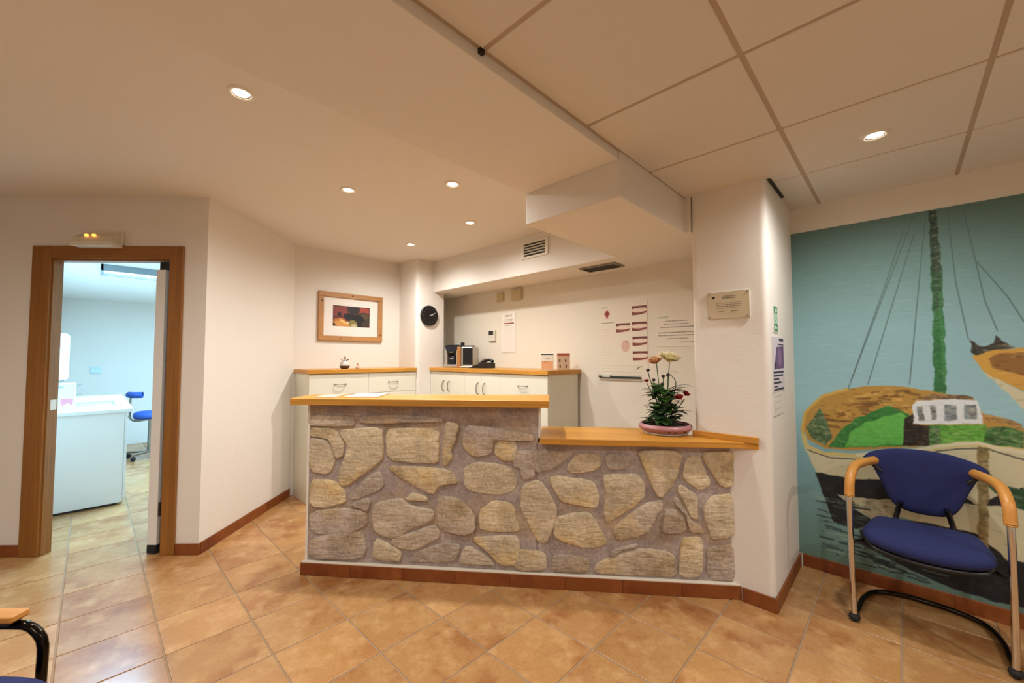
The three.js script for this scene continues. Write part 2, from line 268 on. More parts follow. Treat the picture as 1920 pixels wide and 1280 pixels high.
// ---------- reception counter of rough stone ----------
const STONES=[
[0.023,0.979,0.326,0.978,0.329,0.924,0.276,0.912,0.024,0.908],
[0.347,0.981,0.622,0.99,0.897,0.976,0.897,0.947,0.582,0.936,0.35,0.932],
[0.026,0.835,0.142,0.835,0.185,0.765,0.205,0.687,0.167,0.608,0.03,0.624],
[0.532,0.9,0.623,0.912,0.863,0.906,0.876,0.827,0.862,0.694,0.745,0.695,0.534,0.71],
[0.904,0.957,0.998,0.939,0.979,0.867,0.942,0.781,0.95,0.734,0.913,0.676,0.886,0.704,0.885,0.789,0.9,0.876],
[0.205,0.891,0.502,0.912,0.521,0.82,0.512,0.704,0.383,0.609,0.302,0.549,0.235,0.537,0.223,0.619,0.268,0.718,0.277,0.816],
[1.016,0.677,1.089,0.711,1.233,0.707,1.323,0.685,1.347,0.594,1.318,0.539,1.223,0.516,1.079,0.532,1.026,0.556],
[1.214,0.839,1.328,0.855,1.35,0.79,1.34,0.726,1.262,0.72,1.206,0.758],
[1.02,0.93,1.214,0.924,1.347,0.897,1.451,0.876,1.451,0.839,1.347,0.867,1.204,0.848,1.199,0.758,1.079,0.737,1.011,0.797],
[0.53,0.671,0.745,0.679,0.943,0.662,0.997,0.584,0.87,0.566,0.831,0.503,0.712,0.561,0.606,0.618],
[0.404,0.6,0.5,0.648,0.524,0.55,0.486,0.516,0.319,0.452,0.288,0.485],
[0.65,0.47,0.717,0.523,0.801,0.492,0.802,0.472],
[0.031,0.58,0.198,0.584,0.272,0.512,0.283,0.442,0.16,0.408,0.035,0.404],
[0.035,0.38,0.273,0.415,0.412,0.391,0.423,0.307,0.286,0.24,0.038,0.246],
[0.457,0.448,0.627,0.492,0.688,0.441,0.841,0.423,0.842,0.352,0.689,0.294,0.59,0.224,0.464,0.261,0.443,0.356],
[0.038,0.224,0.383,0.282,0.415,0.183,0.406,0.102,0.041,0.094],
[0.465,0.238,0.591,0.196,0.646,0.156,0.632,0.103,0.446,0.099],
[0.686,0.106,0.73,0.159,0.887,0.227,1.018,0.215,0.965,0.105,0.696,0.101],
[0.86,0.499,0.983,0.503,1.085,0.413,1.094,0.301,1.022,0.271,0.871,0.302,0.858,0.409],
[1.113,0.414,1.204,0.492,1.323,0.473,1.351,0.372,1.365,0.31,1.118,0.302],
[1.056,0.263,1.242,0.289,1.365,0.29,1.365,0.12,1.252,0.105,1.176,0.18],
[1.027,0.206,1.066,0.217,1.166,0.166,1.228,0.104,0.98,0.101],
[1.366,0.725,1.451,0.736,1.45,0.625,1.366,0.613],
[0.025,0.9,0.198,0.898,0.262,0.815,0.258,0.727,0.217,0.707,0.19,0.775,0.152,0.843,0.026,0.845],
[0.294,0.427,0.416,0.48,0.441,0.461,0.427,0.403,0.407,0.398],
[0.55,0.217,0.689,0.28,0.837,0.333,0.886,0.279,0.867,0.245,0.72,0.173,0.651,0.17],
[1.636,0.699,1.697,0.775,1.825,0.782,1.842,0.723,1.815,0.677,1.714,0.66,1.645,0.672],
[1.852,0.751,1.879,0.783,2.006,0.786,2.014,0.727,1.978,0.695,1.878,0.687],
[2.042,0.805,2.307,0.815,2.274,0.662,2.224,0.58,2.171,0.529,2.127,0.586,2.102,0.657,2.063,0.756],
[2.315,0.766,2.394,0.786,2.418,0.719,2.451,0.649,2.442,0.6,2.39,0.585,2.33,0.619,2.296,0.663],
[2.42,0.809,2.584,0.817,2.581,0.715,2.571,0.617,2.536,0.599,2.49,0.624,2.452,0.694,2.411,0.764],
[1.534,0.637,1.594,0.648,1.695,0.632,1.796,0.621,1.823,0.558,1.826,0.468,1.776,0.461,1.685,0.476,1.602,0.496,1.561,0.559],
[1.842,0.659,1.95,0.667,2.04,0.678,2.088,0.612,2.082,0.531,2.01,0.465,1.929,0.417,1.866,0.37,1.849,0.45,1.859,0.55],
[2.268,0.608,2.295,0.613,2.381,0.558,2.383,0.434,2.373,0.412,2.335,0.433,2.31,0.503,2.272,0.573],
[2.423,0.52,2.467,0.561,2.57,0.573,2.579,0.442,2.582,0.354,2.521,0.317,2.445,0.314,2.425,0.392,2.409,0.471],
[1.92,0.372,2.001,0.438,2.082,0.499,2.171,0.525,2.196,0.49,2.161,0.444,2.133,0.38,2.106,0.335,1.999,0.295,1.928,0.283,1.901,0.326],
[2.196,0.463,2.249,0.478,2.3,0.44,2.316,0.361,2.272,0.333,2.176,0.338,2.177,0.382],
[1.583,0.404,1.657,0.425,1.767,0.448,1.821,0.368,1.878,0.271,1.838,0.243,1.747,0.234,1.638,0.252,1.555,0.294,1.565,0.358],
[1.555,0.185,1.683,0.191,1.765,0.176,1.773,0.096,1.655,0.09,1.545,0.089],
[1.81,0.152,1.927,0.211,2.061,0.253,2.218,0.233,2.253,0.2,2.264,0.095,2.102,0.086,1.926,0.09,1.791,0.097],
[2.285,0.316,2.393,0.329,2.409,0.268,2.398,0.119,2.363,0.091,2.277,0.095,2.27,0.2],
[2.431,0.269,2.58,0.298,2.586,0.09,2.44,0.091,2.416,0.155],
[1.37,0.59,1.482,0.622,1.538,0.549,1.579,0.477,1.583,0.404,1.551,0.312,1.513,0.242,1.462,0.262,1.416,0.352,1.365,0.433],
[1.323,0.785,1.474,0.793,1.66,0.797,1.678,0.77,1.567,0.684,1.492,0.659,1.398,0.675,1.323,0.682],
[1.322,0.206,1.518,0.206,1.526,0.093,1.378,0.09,1.322,0.096],
[1.9,0.228,2.017,0.277,2.052,0.266,1.927,0.22,1.891,0.182,1.887,0.209],
[2.241,0.514,2.272,0.55,2.301,0.485,2.352,0.407,2.395,0.391,2.411,0.339,2.333,0.344,2.309,0.449]];
{
  const c = thing('reception_counter', 'stone clad reception counter with a lower step beside the pillar', 'counter', BAR, BT);
  mesh('core', join([span(0.028, 1.472, 0.0, 1.05, -0.17, -0.028), slab([1.46, -0.028, 2.565, -0.028, 2.405, -0.155, 2.39, -0.17, 1.46, -0.17], 0, 0.838)]), M.mortar, c);
  mesh('end_plaster', span(0.012, 0.028, 0, 1.05, -0.172, -0.03), M.wall, c);
  mesh('step_plaster', join([span(1.472, 1.484, 0.86, 1.05, -0.17, -0.028, 0.004), span(1.472, 2.39, 0, 0.838, -0.19, -0.17)]), M.wall, c);
  const r = rngOf(404), tones = ['#d2c5b2', '#c6baaf', '#d9cbb0', '#bdb0a3', '#cec1b0', '#dfd0b2', '#c5b9ae'];
  const mats = tones.map((t) => std(t, 0.88, { map: stoneTex, bumpMap: stoneBump, bumpScale: 0.012 }));
  STONES.forEach((flat, si) => {
    let pts = []; for (let i = 0; i < flat.length; i += 2) pts.push([flat[i], flat[i + 1]]);
    for (let it = 0; it < 1; it++) { const q = []; pts.forEach((p, i) => { const n = pts[(i + 1) % pts.length]; q.push([p[0] * 0.82 + n[0] * 0.18, p[1] * 0.82 + n[1] * 0.18], [p[0] * 0.18 + n[0] * 0.82, p[1] * 0.18 + n[1] * 0.82]); }); pts = q; }
    let cx = 0, cy = 0, area = 0; pts.forEach((p, i) => { const n = pts[(i + 1) % pts.length], k = p[0] * n[1] - n[0] * p[1]; area += k; cx += (p[0] + n[0]) * k; cy += (p[1] + n[1]) * k; }); cx /= 3 * area; cy /= 3 * area;
    if (area < 0) pts.reverse(); pts = pts.map(([x, y]) => [x + (r() - 0.5) * 0.009, y + (r() - 0.5) * 0.009]);
    pts = pts.map(([x, y]) => [Math.min(2.588, Math.max(0.03, x)), Math.min(x > 1.47 ? 0.836 : 1.046, Math.max(0.078, y))]);
    const hgt = 0.007 + r() * 0.011, rings = [[1.0, -0.004], [0.985, 0.55], [0.93, 0.9], [0.66, 1.0], [0.3, 1.05]], pos = [], idx = [], uv = [], N = pts.length, ou = r() * 5, ov = r() * 5;
    const put = (x, y, z) => { pos.push(x, y, z); uv.push(x + ou, y + ov); };
    rings.forEach(([s, h], ri) => pts.forEach(([x, y]) => { const X = cx + (x - cx) * s, Yv = cy + (y - cy) * s, n = ri > 0 ? (nA(X * 0.9 + ou, Yv * 0.9 + ov) - 0.5) * 0.02 : 0; put(X, Yv, -0.028 + hgt * h + (ri > 1 ? n : n * 0.4)); }));
    put(cx, cy, -0.028 + hgt * 1.06 + (nA(cx * 0.9 + ou, cy * 0.9 + ov) - 0.5) * 0.02);
    for (let k = 0; k < rings.length - 1; k++) for (let i = 0; i < N; i++) { const a = k * N + i, b = k * N + (i + 1) % N; idx.push(a, b, a + N, b, b + N, a + N); }
    const L = (rings.length - 1) * N; for (let i = 0; i < N; i++) idx.push(L + i, L + (i + 1) % N, rings.length * N);
    const g = new THREE.BufferGeometry(); g.setAttribute('position', new THREE.Float32BufferAttribute(pos, 3)); g.setAttribute('uv', new THREE.Float32BufferAttribute(uv, 2)); g.setIndex(idx); g.computeVertexNormals();
    const gold = [3, 4, 6, 7, 11, 20].includes(si) || (si >= 26 && [2, 3, 5, 6, 8, 11, 16].includes(si - 26));
    mesh('stone', g, gold ? mats[[2, 5][si % 2]] : mats[si % 7], c);
  });
  mesh('cement_line', span(0.005, 2.6, 0.068, 0.082, -0.03, -0.004, 0.004), M.cement, c);
  const rs = rngOf(91);
  for (let i = 0; i < 8; i++) {
    const w = 2.605 / 8, k = Math.floor(rs() * 16), s = new RoundedBoxGeometry(w - 0.0015, 0.074, 0.014, 1, 0.002), p = s.attributes.position, uv = s.attributes.uv;
    for (let q = 0; q < p.count; q++) uv.setXY(q, ((k % 4) + 0.5 + (p.getX(q) / w) * 0.9) / 4, (Math.floor(k / 4) + 0.3 + p.getY(q) * 2.4) / 4);
    mesh('skirting_tile', s, M.skirt, c).position.set((i + 0.5) * w, 0.037, -0.007);
  }
  mesh('skirting_end', span(-0.002, 0.012, 0, 0.074, -0.172, -0.014, 0.002), M.skirt, c);
  const t = thing('countertop', 'long honey wood top on the high part of the stone counter', 'countertop', BAR, BT);
  mesh('board', slab([-0.06, 0.045, 1.538, 0.045, 1.538, -0.37, -0.09, -0.23], 1.05, 1.09, 0.003), M.honey, t);
  const l = thing('countertop', 'honey wood top on the low part of the counter against the pillar', 'countertop', BAR, BT);
  mesh('board', slab([1.484, 0.038, 2.6, 0.034, 2.682, 0.064, 2.409, -0.151, 2.2, -0.39, 1.484, -0.39], 0.838, 0.872, 0.003), M.honey, l);
  const rail = mesh('rail', box(0.345, 0.035, 0.02, 0, 0, 0, 0.003), M.honey, l); rail.rotation.y = -BT; { const p = new THREE.Vector3(-0.742 - BAR[0], 0.8895, -2.526 - BAR[2]).applyAxisAngle(new THREE.Vector3(0, 1, 0), -BT); rail.position.copy(p); }
}
// ---------- cabinets ----------
function handle(parent, x, y, z, vertical, len = 0.11) { // bow handle on a face looking along +z
  const h = len / 2, p = [[-h, 0, 0], [-h * 0.92, 0, 0.016], [-h * 0.5, 0, 0.024], [0, 0, 0.026], [h * 0.5, 0, 0.024], [h * 0.92, 0, 0.016], [h, 0, 0]];
  const g = join([tube(p, 0.0045, 20, 8), new THREE.SphereGeometry(0.008, 10, 8).translate(-h, 0, 0.002), new THREE.SphereGeometry(0.008, 10, 8).translate(h, 0, 0.002)]);
  if (vertical) g.rotateZ(Math.PI / 2);
  const m = mesh('handle', g, M.steel, parent); m.position.set(x, y, z); return m;
}
function cabinet(label, pos, turn, w, d, fronts, group) { // fronts: [x0,x1,y0,y1,kind,handle x,handle y,vertical]
  const t = thing('cabinet', label, 'cabinet', pos, turn, group);
  mesh('body', span(0, w, 0.0, 1.19, -d, -0.02, 0.002), M.cab, t);
  for (const [x0, x1, y0, y1, kind, hx, hy, ver] of fronts) { const f = mesh(kind, span(x0 + 0.0015, x1 - 0.0015, y0 + 0.0015, y1 - 0.0015, -0.019, 0, 0.002), M.cab, t); if (hx !== undefined) handle(f, hx, hy, 0, ver); }
  return t;
}
{
  const drawers = (w) => [[0, w, 0.978, 1.188, 'drawer', w / 2, 1.085, false], [0, w, 0.70, 0.978, 'drawer', w / 2, 0.86, false], [0, w, 0.40, 0.70, 'drawer', w / 2, 0.56, false], [0, w, 0.08, 0.40, 'drawer', w / 2, 0.25, false]];
  const doors = (w) => [[0, w / 2, 0.975 - 0.895, 1.188, 'door', w / 2 - 0.05, 1.03, true], [w / 2, w, 0.08, 1.188, 'door', w / 2 + 0.05, 1.03, true]];
  // under the picture: front looks along +x
  cabinet('white drawer cabinet under the picture, beside the corner wall', [-3.953, 0, -1.405], 90 * R, 0.58, 0.37, drawers(0.58));
  cabinet('white drawer cabinet under the picture, beside the clock column', [-3.953, 0, -1.985], 90 * R, 0.565, 0.37, drawers(0.565));
  tag(mesh('countertop', span(-4.326, -3.935, 1.19, 1.23, -2.552, -1.395, 0.003, 'z'), M.honey, scene), 'honey wood top on the drawer cabinets under the picture', 'countertop');
  // along the back wall: front looks along +z
  cabinet('white two-door cabinet at the back wall, below the coffee maker', [-3.95, 0, -2.747], 0, 0.61, 0.455, doors(0.61));
  cabinet('white two-door cabinet at the back wall, below the black telephone', [-3.34, 0, -2.747], 0, 0.54, 0.455, doors(0.54));
  cabinet('white drawer cabinet at the open end of the back row', [-2.80, 0, -2.747], 0, 0.59, 0.455, drawers(0.59));
  tag(mesh('countertop', span(-3.952, -2.195, 1.19, 1.23, ZW + 0.002, -2.73, 0.003), M.honey, scene), 'long honey wood top on the cabinets at the back wall', 'countertop');
}
// ---------- ceiling lamps ----------
function downlight(label, x, y, z, k = 1) {
  const t = thing('downlight', label, 'light', [x, y, z], 0, 'ceiling downlights');
  mesh('ring', lathe([[0.034, 0.0], [0.036, -0.006], [0.044, -0.008], [0.05, -0.005], [0.052, 0.0]]), M.white, t);
  mesh('reflector', lathe([[0.024, 0.001], [0.03, -0.001], [0.0345, -0.0045]]), M.chrome, t);
  mesh('lens', cyl(0.031, 0.029, 0.003, 0, -0.0015, 0, 24), M.lamp, t);
  const s = new THREE.SpotLight(DOWN_COLOR, DOWN * k, 0, 85 * R, 0.8, 2); s.position.set(0, -0.012, 0); s.target.position.set(0, -1, 0); s.castShadow = true; s.shadow.radius = 1.5; s.shadow.mapSize.set(1024, 1024); s.shadow.bias = -0.0005; s.name = 'lamp_light'; s.target.name = 'lamp_aim'; t.add(s, s.target);
}
downlight('lit round downlight in the plaster ceiling beside the beam, closest to the doorway', -2.002, CE, -0.413, 0.9);
downlight('lit round downlight in the plaster ceiling, midway between doorway and column', -2.652, CE, -1.17, 0.6);
downlight('lit round downlight in the plaster ceiling above the high countertop, beside the beam', -2.074, CE, -1.6);
downlight('lit round downlight in the plaster ceiling just in front of the air vent', -2.566, CE, -2.165, 0.75);
downlight('lit round downlight in the plaster ceiling beside the clock column', -3.49, CE, -2.177, 1.15);
downlight('lit round downlight in a ceiling panel above the blue chair', -0.055, TL, -2.397, 0.8);
downlight('lit round downlight in the panel ceiling over the middle of the waiting room', 0.549, TL, -0.553, 1.2);
downlight('lit round downlight in the panel ceiling over the rear of the waiting room', -0.051, TL, 1.247, 1.2);
downlight('lit round downlight in the panel ceiling beside the right wall', 1.749, TL, -1.753, 1.1);
downlight('lit round downlight in the plaster ceiling over the left seats', -2.6, CE, 1.2, 1.3);
// ---------- vents and small fittings on the reception walls ----------
{
  const v = thing('air_vent', 'white air vent with dark slots on the plaster bulkhead', 'vent', [-2.385, 2.338, -2.787]);
  mesh('duct', span(-0.13, 0.13, -0.06, 0.06, 0.0, 0.004), M.black, v);
  mesh('frame', join([span(-0.16, 0.16, 0.058, 0.078, 0, 0.014, 0.003), span(-0.16, 0.16, -0.078, -0.058, 0, 0.014, 0.003), span(-0.16, -0.128, -0.06, 0.06, 0, 0.014, 0.003), span(0.128, 0.16, -0.06, 0.06, 0, 0.014, 0.003)]), M.white, v);
  for (const y of [-0.037, -0.012, 0.012, 0.037]) mesh('slat', box(0.26, 0.004, 0.014, 0, 0, 0).rotateX(-0.4).translate(0, y, 0.011), M.white, v);
  const s = thing('slot_vent', 'slim slot vent in the underside of the bulkhead', 'vent', [-1.815, HB, -2.99]);
  mesh('frame', join([span(-0.17, 0.17, -0.014, 0, -0.085, -0.07), span(-0.17, 0.17, -0.014, 0, 0.07, 0.085), span(-0.17, -0.155, -0.014, 0, -0.07, 0.07), span(0.155, 0.17, -0.014, 0, -0.07, 0.07)]), M.steel, s);
  mesh('opening', span(-0.155, 0.155, -0.003, 0, -0.07, 0.07), M.black, s);
  for (const z of [-0.035, 0, 0.035]) mesh('blade', span(-0.155, 0.155, -0.012, -0.003, z - 0.002, z + 0.002), M.steel, s);
  const b1 = mesh('junction_box', span(-3.34, -3.235, 1.985, 2.09, ZW, ZW + 0.018, 0.004), M.beige, scene); tag(b1, 'small beige cover plate under the bulkhead, the narrower of two', 'cover plate');
  const b2 = mesh('junction_box', span(-3.10, -2.95, 1.975, 2.10, ZW, ZW + 0.03, 0.006), M.beige, scene); tag(b2, 'larger beige cover plate under the bulkhead', 'cover plate');
  const th = thing('thermostat', 'wall thermostat with dark display beside the calendar', 'thermostat', [-3.42, 1.598, ZW]);
  mesh('housing', span(-0.055, 0.055, -0.065, 0.065, 0, 0.024, 0.006), M.plastic, th);
  mesh('display', span(-0.045, 0.03, 0.008, 0.055, 0.022, 0.0255, 0.001), M.dark, th);
}
// flat printed sheets: a thin board with the print on its face
function sheet(name, label, category, tex, w, h, pos, turn, depth = 0.003, extra = {}) {
  const t = thing(name, label, category, pos, turn);
  mesh('backing', span(-w / 2, w / 2, -h / 2, h / 2, 0, depth), M.paper, t);
  const g = new THREE.PlaneGeometry(w, h).translate(0, 0, depth + 0.0006);
  mesh('print', g, new THREE.MeshStandardMaterial({ map: tex, roughness: 0.55, ...extra }), t);
  return t;
}
const lines = (x, list) => { for (const [x0, y0, x1, h, c] of list) { x.fillStyle = c; let p = x0; const r = rngOf(Math.floor(x0 * 7 + y0 * 13)); while (p < x1) { const w = Math.min(x1 - p, 8 + r() * 26); x.fillRect(p, y0, w, h); p += w + 5; } } };
{
  sheet('calendar_poster', 'narrow white notice with a dark red stripe above the back cabinets', 'poster', canvasTex(256, 512, (x, W, H) => {
    x.fillStyle = '#efe7dc'; x.fillRect(0, 0, W, H); lines(x, [[60, 24, 200, 9, '#a79a86'], [70, 42, 190, 8, '#b3a793'], [60, 80, 205, 9, '#a79a86'], [60, 98, 200, 9, '#b3a793']]);
    x.fillStyle = '#8d3a32'; x.fillRect(32, 126, 196, 15); lines(x, [[60, 158, 200, 9, '#a79a86']]); x.fillStyle = '#e9e0d6'; x.fillRect(24, 176, 210, 320); x.strokeStyle = '#ddd2c4'; for (let i = 0; i < 5; i++) x.strokeRect(30 + i * 40, 190, 40, 290); x.fillStyle = '#cfc2ae'; x.fillRect(20, 500, 216, 8);
  }), 0.215, 0.446, [-3.162, 1.621, ZW], 0);
  sheet('dental_poster', 'large white dental chart with rows of red mouth pictures', 'poster', canvasTex(512, 800, (x, W, H) => {
    x.fillStyle = '#e6dcc8'; x.fillRect(0, 0, W, H); lines(x, [[20, 34, 90, 10, '#8f897b'], [20, 196, 160, 8, '#8b8577']]);
    x.fillStyle = '#e6c3b2'; x.beginPath(); x.ellipse(85, 110, 36, 52, 0, 0, 7); x.fill(); x.fillStyle = '#8f2f28'; x.beginPath(); x.moveTo(85, 62); x.lineTo(118, 112); x.lineTo(100, 118); x.lineTo(92, 150); x.lineTo(78, 150); x.lineTo(70, 118); x.lineTo(52, 112); x.fill();
    const mouth = (px, py) => { x.fillStyle = '#e5c4b4'; x.fillRect(px, py, 150, 92); x.fillStyle = '#6f352c'; x.beginPath(); x.moveTo(px, py); x.lineTo(px + 150, py); x.lineTo(px + 150, py + 26); x.quadraticCurveTo(px + 75, py + 12, px, py + 30); x.fill(); x.fillStyle = '#7e4234'; x.beginPath(); x.moveTo(px, py + 58); x.quadraticCurveTo(px + 80, py + 78, px + 150, py + 54); x.lineTo(px + 150, py + 70); x.quadraticCurveTo(px + 80, py + 96, px, py + 92); x.fill(); x.fillStyle = '#eadccb'; for (let i = 0; i < 7; i++) { x.beginPath(); x.ellipse(px + 18 + i * 19, py + 44, 8, 13, 0, 0, 7); x.fill(); } };
    for (const [a, b] of [[355, 48], [185, 215], [355, 210], [358, 358], [360, 506]]) mouth(a, b);
    x.fillStyle = '#d9b3a0'; x.beginPath(); x.ellipse(285, 450, 45, 62, 0, 0, 7); x.fill(); x.fillStyle = '#a98574'; x.beginPath(); x.arc(300, 408, 10, 0, 7); x.fill();
    for (let k = 0; k < 13; k++) lines(x, [[24, 240 + k * 30, 150 - (k % 3) * 18, 6, '#dacfba']]); for (let k = 0; k < 4; k++) lines(x, [[24, 650 + k * 32, 470, 7, '#d6cbb6']]);
  }), 0.46, 0.68, [-1.757, 1.487, ZW], 0);
  sheet('notice_sheet', 'white notice with centred lines of writing beside the dental chart', 'poster', canvasTex(512, 400, (x, W, H) => {
    x.fillStyle = '#e6dccb'; x.fillRect(0, 0, W, H); lines(x, [[30, 26, 170, 16, '#9bb394'], [130, 80, 420, 10, '#7b7568'], [110, 118, 420, 10, '#878173'], [70, 156, 480, 11, '#827c6e'], [40, 222, 490, 11, '#7f796b'], [36, 258, 500, 11, '#7f796b'], [150, 298, 410, 10, '#8a8475'], [320, 346, 500, 9, '#8f897a']]);
  }), 0.33, 0.26, [-1.295, 1.563, ZW], 0);
  const tub = thing('marker_rail', 'dark green rail mounted on the wall below the dental chart', 'rail', [-1.79, 1.172, ZW]);
  mesh('rail', span(-0.2, 0.2, -0.008, 0.008, 0, 0.03, 0.003), std('#1d302b', 0.4), tub);
  mesh('tray', span(-0.2, 0.2, -0.03, -0.008, 0, 0.012, 0.002), M.plastic, tub);
  mesh('clip', span(-0.16, -0.08, -0.004, 0.016, 0.0, 0.036, 0.003), std('#c9d0c4', 0.4), tub);
  const pl = sheet('wall_plaque', 'translucent certificate plaque fixed to the front of the white pillar', 'plaque', canvasTex(512, 370, (x, W, H) => {
    x.fillStyle = '#cdbd9f'; x.fillRect(0, 0, W, H); x.strokeStyle = '#b29f80'; x.lineWidth = 5; x.strokeRect(3, 3, W - 6, H - 6); x.fillStyle = '#1a1210'; x.fillRect(60, 58, 36, 34);
    x.fillStyle = '#9a927a'; x.beginPath(); x.ellipse(270, 74, 86, 26, 0, Math.PI, 0); x.fill(); lines(x, [[190, 80, 350, 16, '#6d6650'], [110, 150, 420, 10, '#9b907b'], [110, 172, 430, 12, '#8e846d'], [110, 196, 420, 12, '#857a63'], [110, 222, 400, 10, '#938972'], [130, 262, 210, 20, '#938766'], [290, 262, 380, 18, '#8f8569'], [130, 300, 440, 6, '#b5a688']]);
  }), 0.222, 0.155, [-0.708, 1.645, -2.538], 0, 0.008, { roughness: 0.3 });
  for (const [a, b] of [[-0.1, 0.067], [0.1, 0.067], [-0.1, -0.067], [0.1, -0.067]]) mesh('screw', cyl(0.004, 0.004, 0.006, 0, 0, 0, 10).rotateX(Math.PI / 2).translate(a, b, 0.01), M.steel, pl);
  sheet('exit_sign', 'small green and white safety sign high on the side of the pillar', 'sign', canvasTex(128, 192, (x, W, H) => {
    x.fillStyle = '#b9d3bb'; x.fillRect(0, 0, W, H); x.fillStyle = '#2f7d4c'; x.fillRect(10, 8, 108, 46); x.fillRect(10, 128, 108, 56); x.fillStyle = '#dfeee0'; x.beginPath(); x.arc(50, 22, 8, 0, 7); x.fill(); x.fillRect(42, 30, 18, 20); x.fillRect(70, 20, 36, 26); x.beginPath(); x.moveTo(30, 156); x.lineTo(64, 134); x.lineTo(64, 148); x.lineTo(100, 148); x.lineTo(100, 164); x.lineTo(64, 164); x.lineTo(64, 178); x.fill(); x.fillStyle = '#8fb596'; x.fillRect(20, 68, 88, 8); x.fillRect(20, 86, 88, 8); x.fillRect(20, 104, 60, 8);
  }), 0.10, 0.152, [-0.51, 1.56, -2.695], 90 * R);
  sheet('purple_poster', 'purple and white event poster on the side of the pillar', 'poster', canvasTex(256, 320, (x, W, H) => {
    x.fillStyle = '#d9cfd8'; x.fillRect(0, 0, W, H); x.fillStyle = '#2a2030'; x.fillRect(150, 8, 100, 16); x.fillStyle = '#4a3a5a'; x.fillRect(120, 40, 130, 8); x.fillStyle = '#6b4a78'; x.beginPath(); x.moveTo(90, 60); x.lineTo(250, 52); x.lineTo(250, 186); x.lineTo(30, 190); x.fill(); x.fillStyle = '#8d6a8f'; x.beginPath(); x.ellipse(160, 120, 46, 54, 0, 0, 7); x.fill(); x.fillStyle = '#352640'; x.fillRect(36, 150, 40, 36);
    for (const [a, b, c, d] of [[16, 202, 222, 12], [16, 222, 210, 10], [16, 242, 120, 10], [16, 262, 190, 12], [20, 286, 90, 8], [16, 302, 224, 12]]) { x.fillStyle = '#2c2434'; x.fillRect(a, b, c, d); } x.fillStyle = '#e8dfe4'; x.beginPath(); x.arc(190, 252, 18, 0, 7); x.fill();
  }), 0.30, 0.31, [-0.51, 1.305, -2.74], 90 * R, 0.003);
  sheet('white_notice', 'plain white sheet with faint lines under the purple poster', 'poster', canvasTex(128, 96, (x, W, H) => { x.fillStyle = '#e4dfd8'; x.fillRect(0, 0, W, H); lines(x, [[12, 16, 100, 4, '#bdb6ac'], [12, 40, 110, 4, '#c3bdb3'], [12, 68, 90, 4, '#bdb6ac']]); }), 0.25, 0.125, [-0.51, 1.083, -2.725], 90 * R);
  // framed picture on the picture wall (looks along +x)
  const f = thing('framed_picture', 'knotty pine framed picture with white mount on the left wall', 'picture', [-4.328, 1.78, -1.966], 90 * R);
  const w = 0.355, h = 0.257, b = 0.052, bar = (g) => g;
  mesh('frame', span(-w, w, h - b, h, 0, 0.028, 0.003, 'x'), M.pine, f); mesh('frame', span(-w, w, -h, -h + b, 0, 0.028, 0.003, 'x'), M.pine, f);
  mesh('frame', span(-w, -w + b, -h + b, h - b, 0, 0.0275, 0.003, 'y'), M.pine, f); mesh('frame', span(w - b, w, -h + b, h - b, 0, 0.0275, 0.003, 'y'), M.pine, f);
  for (const [kx, ky] of [[-0.325, 0.155], [0.0, 0.233], [0.33, -0.18], [-0.13, -0.235]]) mesh('knot', new THREE.SphereGeometry(0.008, 12, 8).scale(1.2, 1, 0.12).translate(kx, ky, 0.0282), std('#4a2a12', 0.6), f);
  mesh('mount', span(-w + b, w - b, -h + b, h - b, 0.004, 0.010), std('#e6e0d8', 0.85), f);
  mesh('print', new THREE.PlaneGeometry(0.41, 0.222).translate(0, 0.01, 0.0108), std('#ffffff', 0.6, { map: canvasTex(512, 280, (x, W, H) => {
    x.fillStyle = '#57231f'; x.fillRect(0, 0, W, H); x.fillStyle = '#7c3530'; x.fillRect(20, 14, 180, 130); x.fillStyle = '#9b4234'; x.fillRect(350, 12, 150, 66);
    const blob = (c, px, py, a, d, k = 0) => { x.fillStyle = c; x.beginPath(); x.ellipse(px, py, a, d, k, 0, 7); x.fill(); };
    blob('#3a3022', 430, 170, 90, 100); blob('#54412c', 440, 130, 60, 34); blob('#2b2023', 280, 40, 90, 60); blob('#15151b', 250, 150, 110, 50, 0.2); blob('#101015', 350, 180, 90, 70, 0.3); blob('#231612', 85, 118, 30, 28); blob('#18171a', 330, 250, 120, 50); blob('#a9682a', 80, 226, 100, 60, -0.2); blob('#c98f45', 130, 250, 110, 40, 0.2); blob('#e0b26a', 140, 214, 60, 18, 0.5); blob('#e9cfa0', 215, 232, 40, 12, 0.6); blob('#7c7340', 270, 232, 60, 44); blob('#b9ad80', 290, 262, 46, 22); blob('#2a170e', 14, 262, 18, 26); blob('#3b3024', 450, 240, 50, 50);
  }) }), f);
}
// clock on the column (looks along +x)
{
  const c = thing('wall_clock', 'round black wall clock on the plaster column', 'clock', [-3.953, 1.83, -2.712], 90 * R);
  mesh('case', lathe([[0, 0.0], [0.112, 0.0], [0.118, 0.008], [0.118, 0.022], [0.112, 0.03], [0.104, 0.026], [0, 0.026]], 40).rotateX(Math.PI / 2), M.black, c);
  for (let k = 0; k < 12; k++) mesh('hour_mark', box(0.005, k % 3 ? 0.012 : 0.02, 0.001, 0, 0.085, 0.0268).rotateZ(-k * 30 * R), std('#5d5a55', 0.5), c);
  mesh('hand', box(0.006, 0.055, 0.0015, 0, 0.022, 0.0285).rotateZ(-75 * R), std('#c9c5bd', 0.4), c);
  mesh('hand', box(0.005, 0.085, 0.0015, 0, 0.036, 0.030).rotateZ(-64 * R), std('#d6d2ca', 0.4), c);
  mesh('hub', cyl(0.006, 0.006, 0.006, 0, 0, 0, 12).rotateX(Math.PI / 2).translate(0, 0, 0.029), M.steel, c);
}
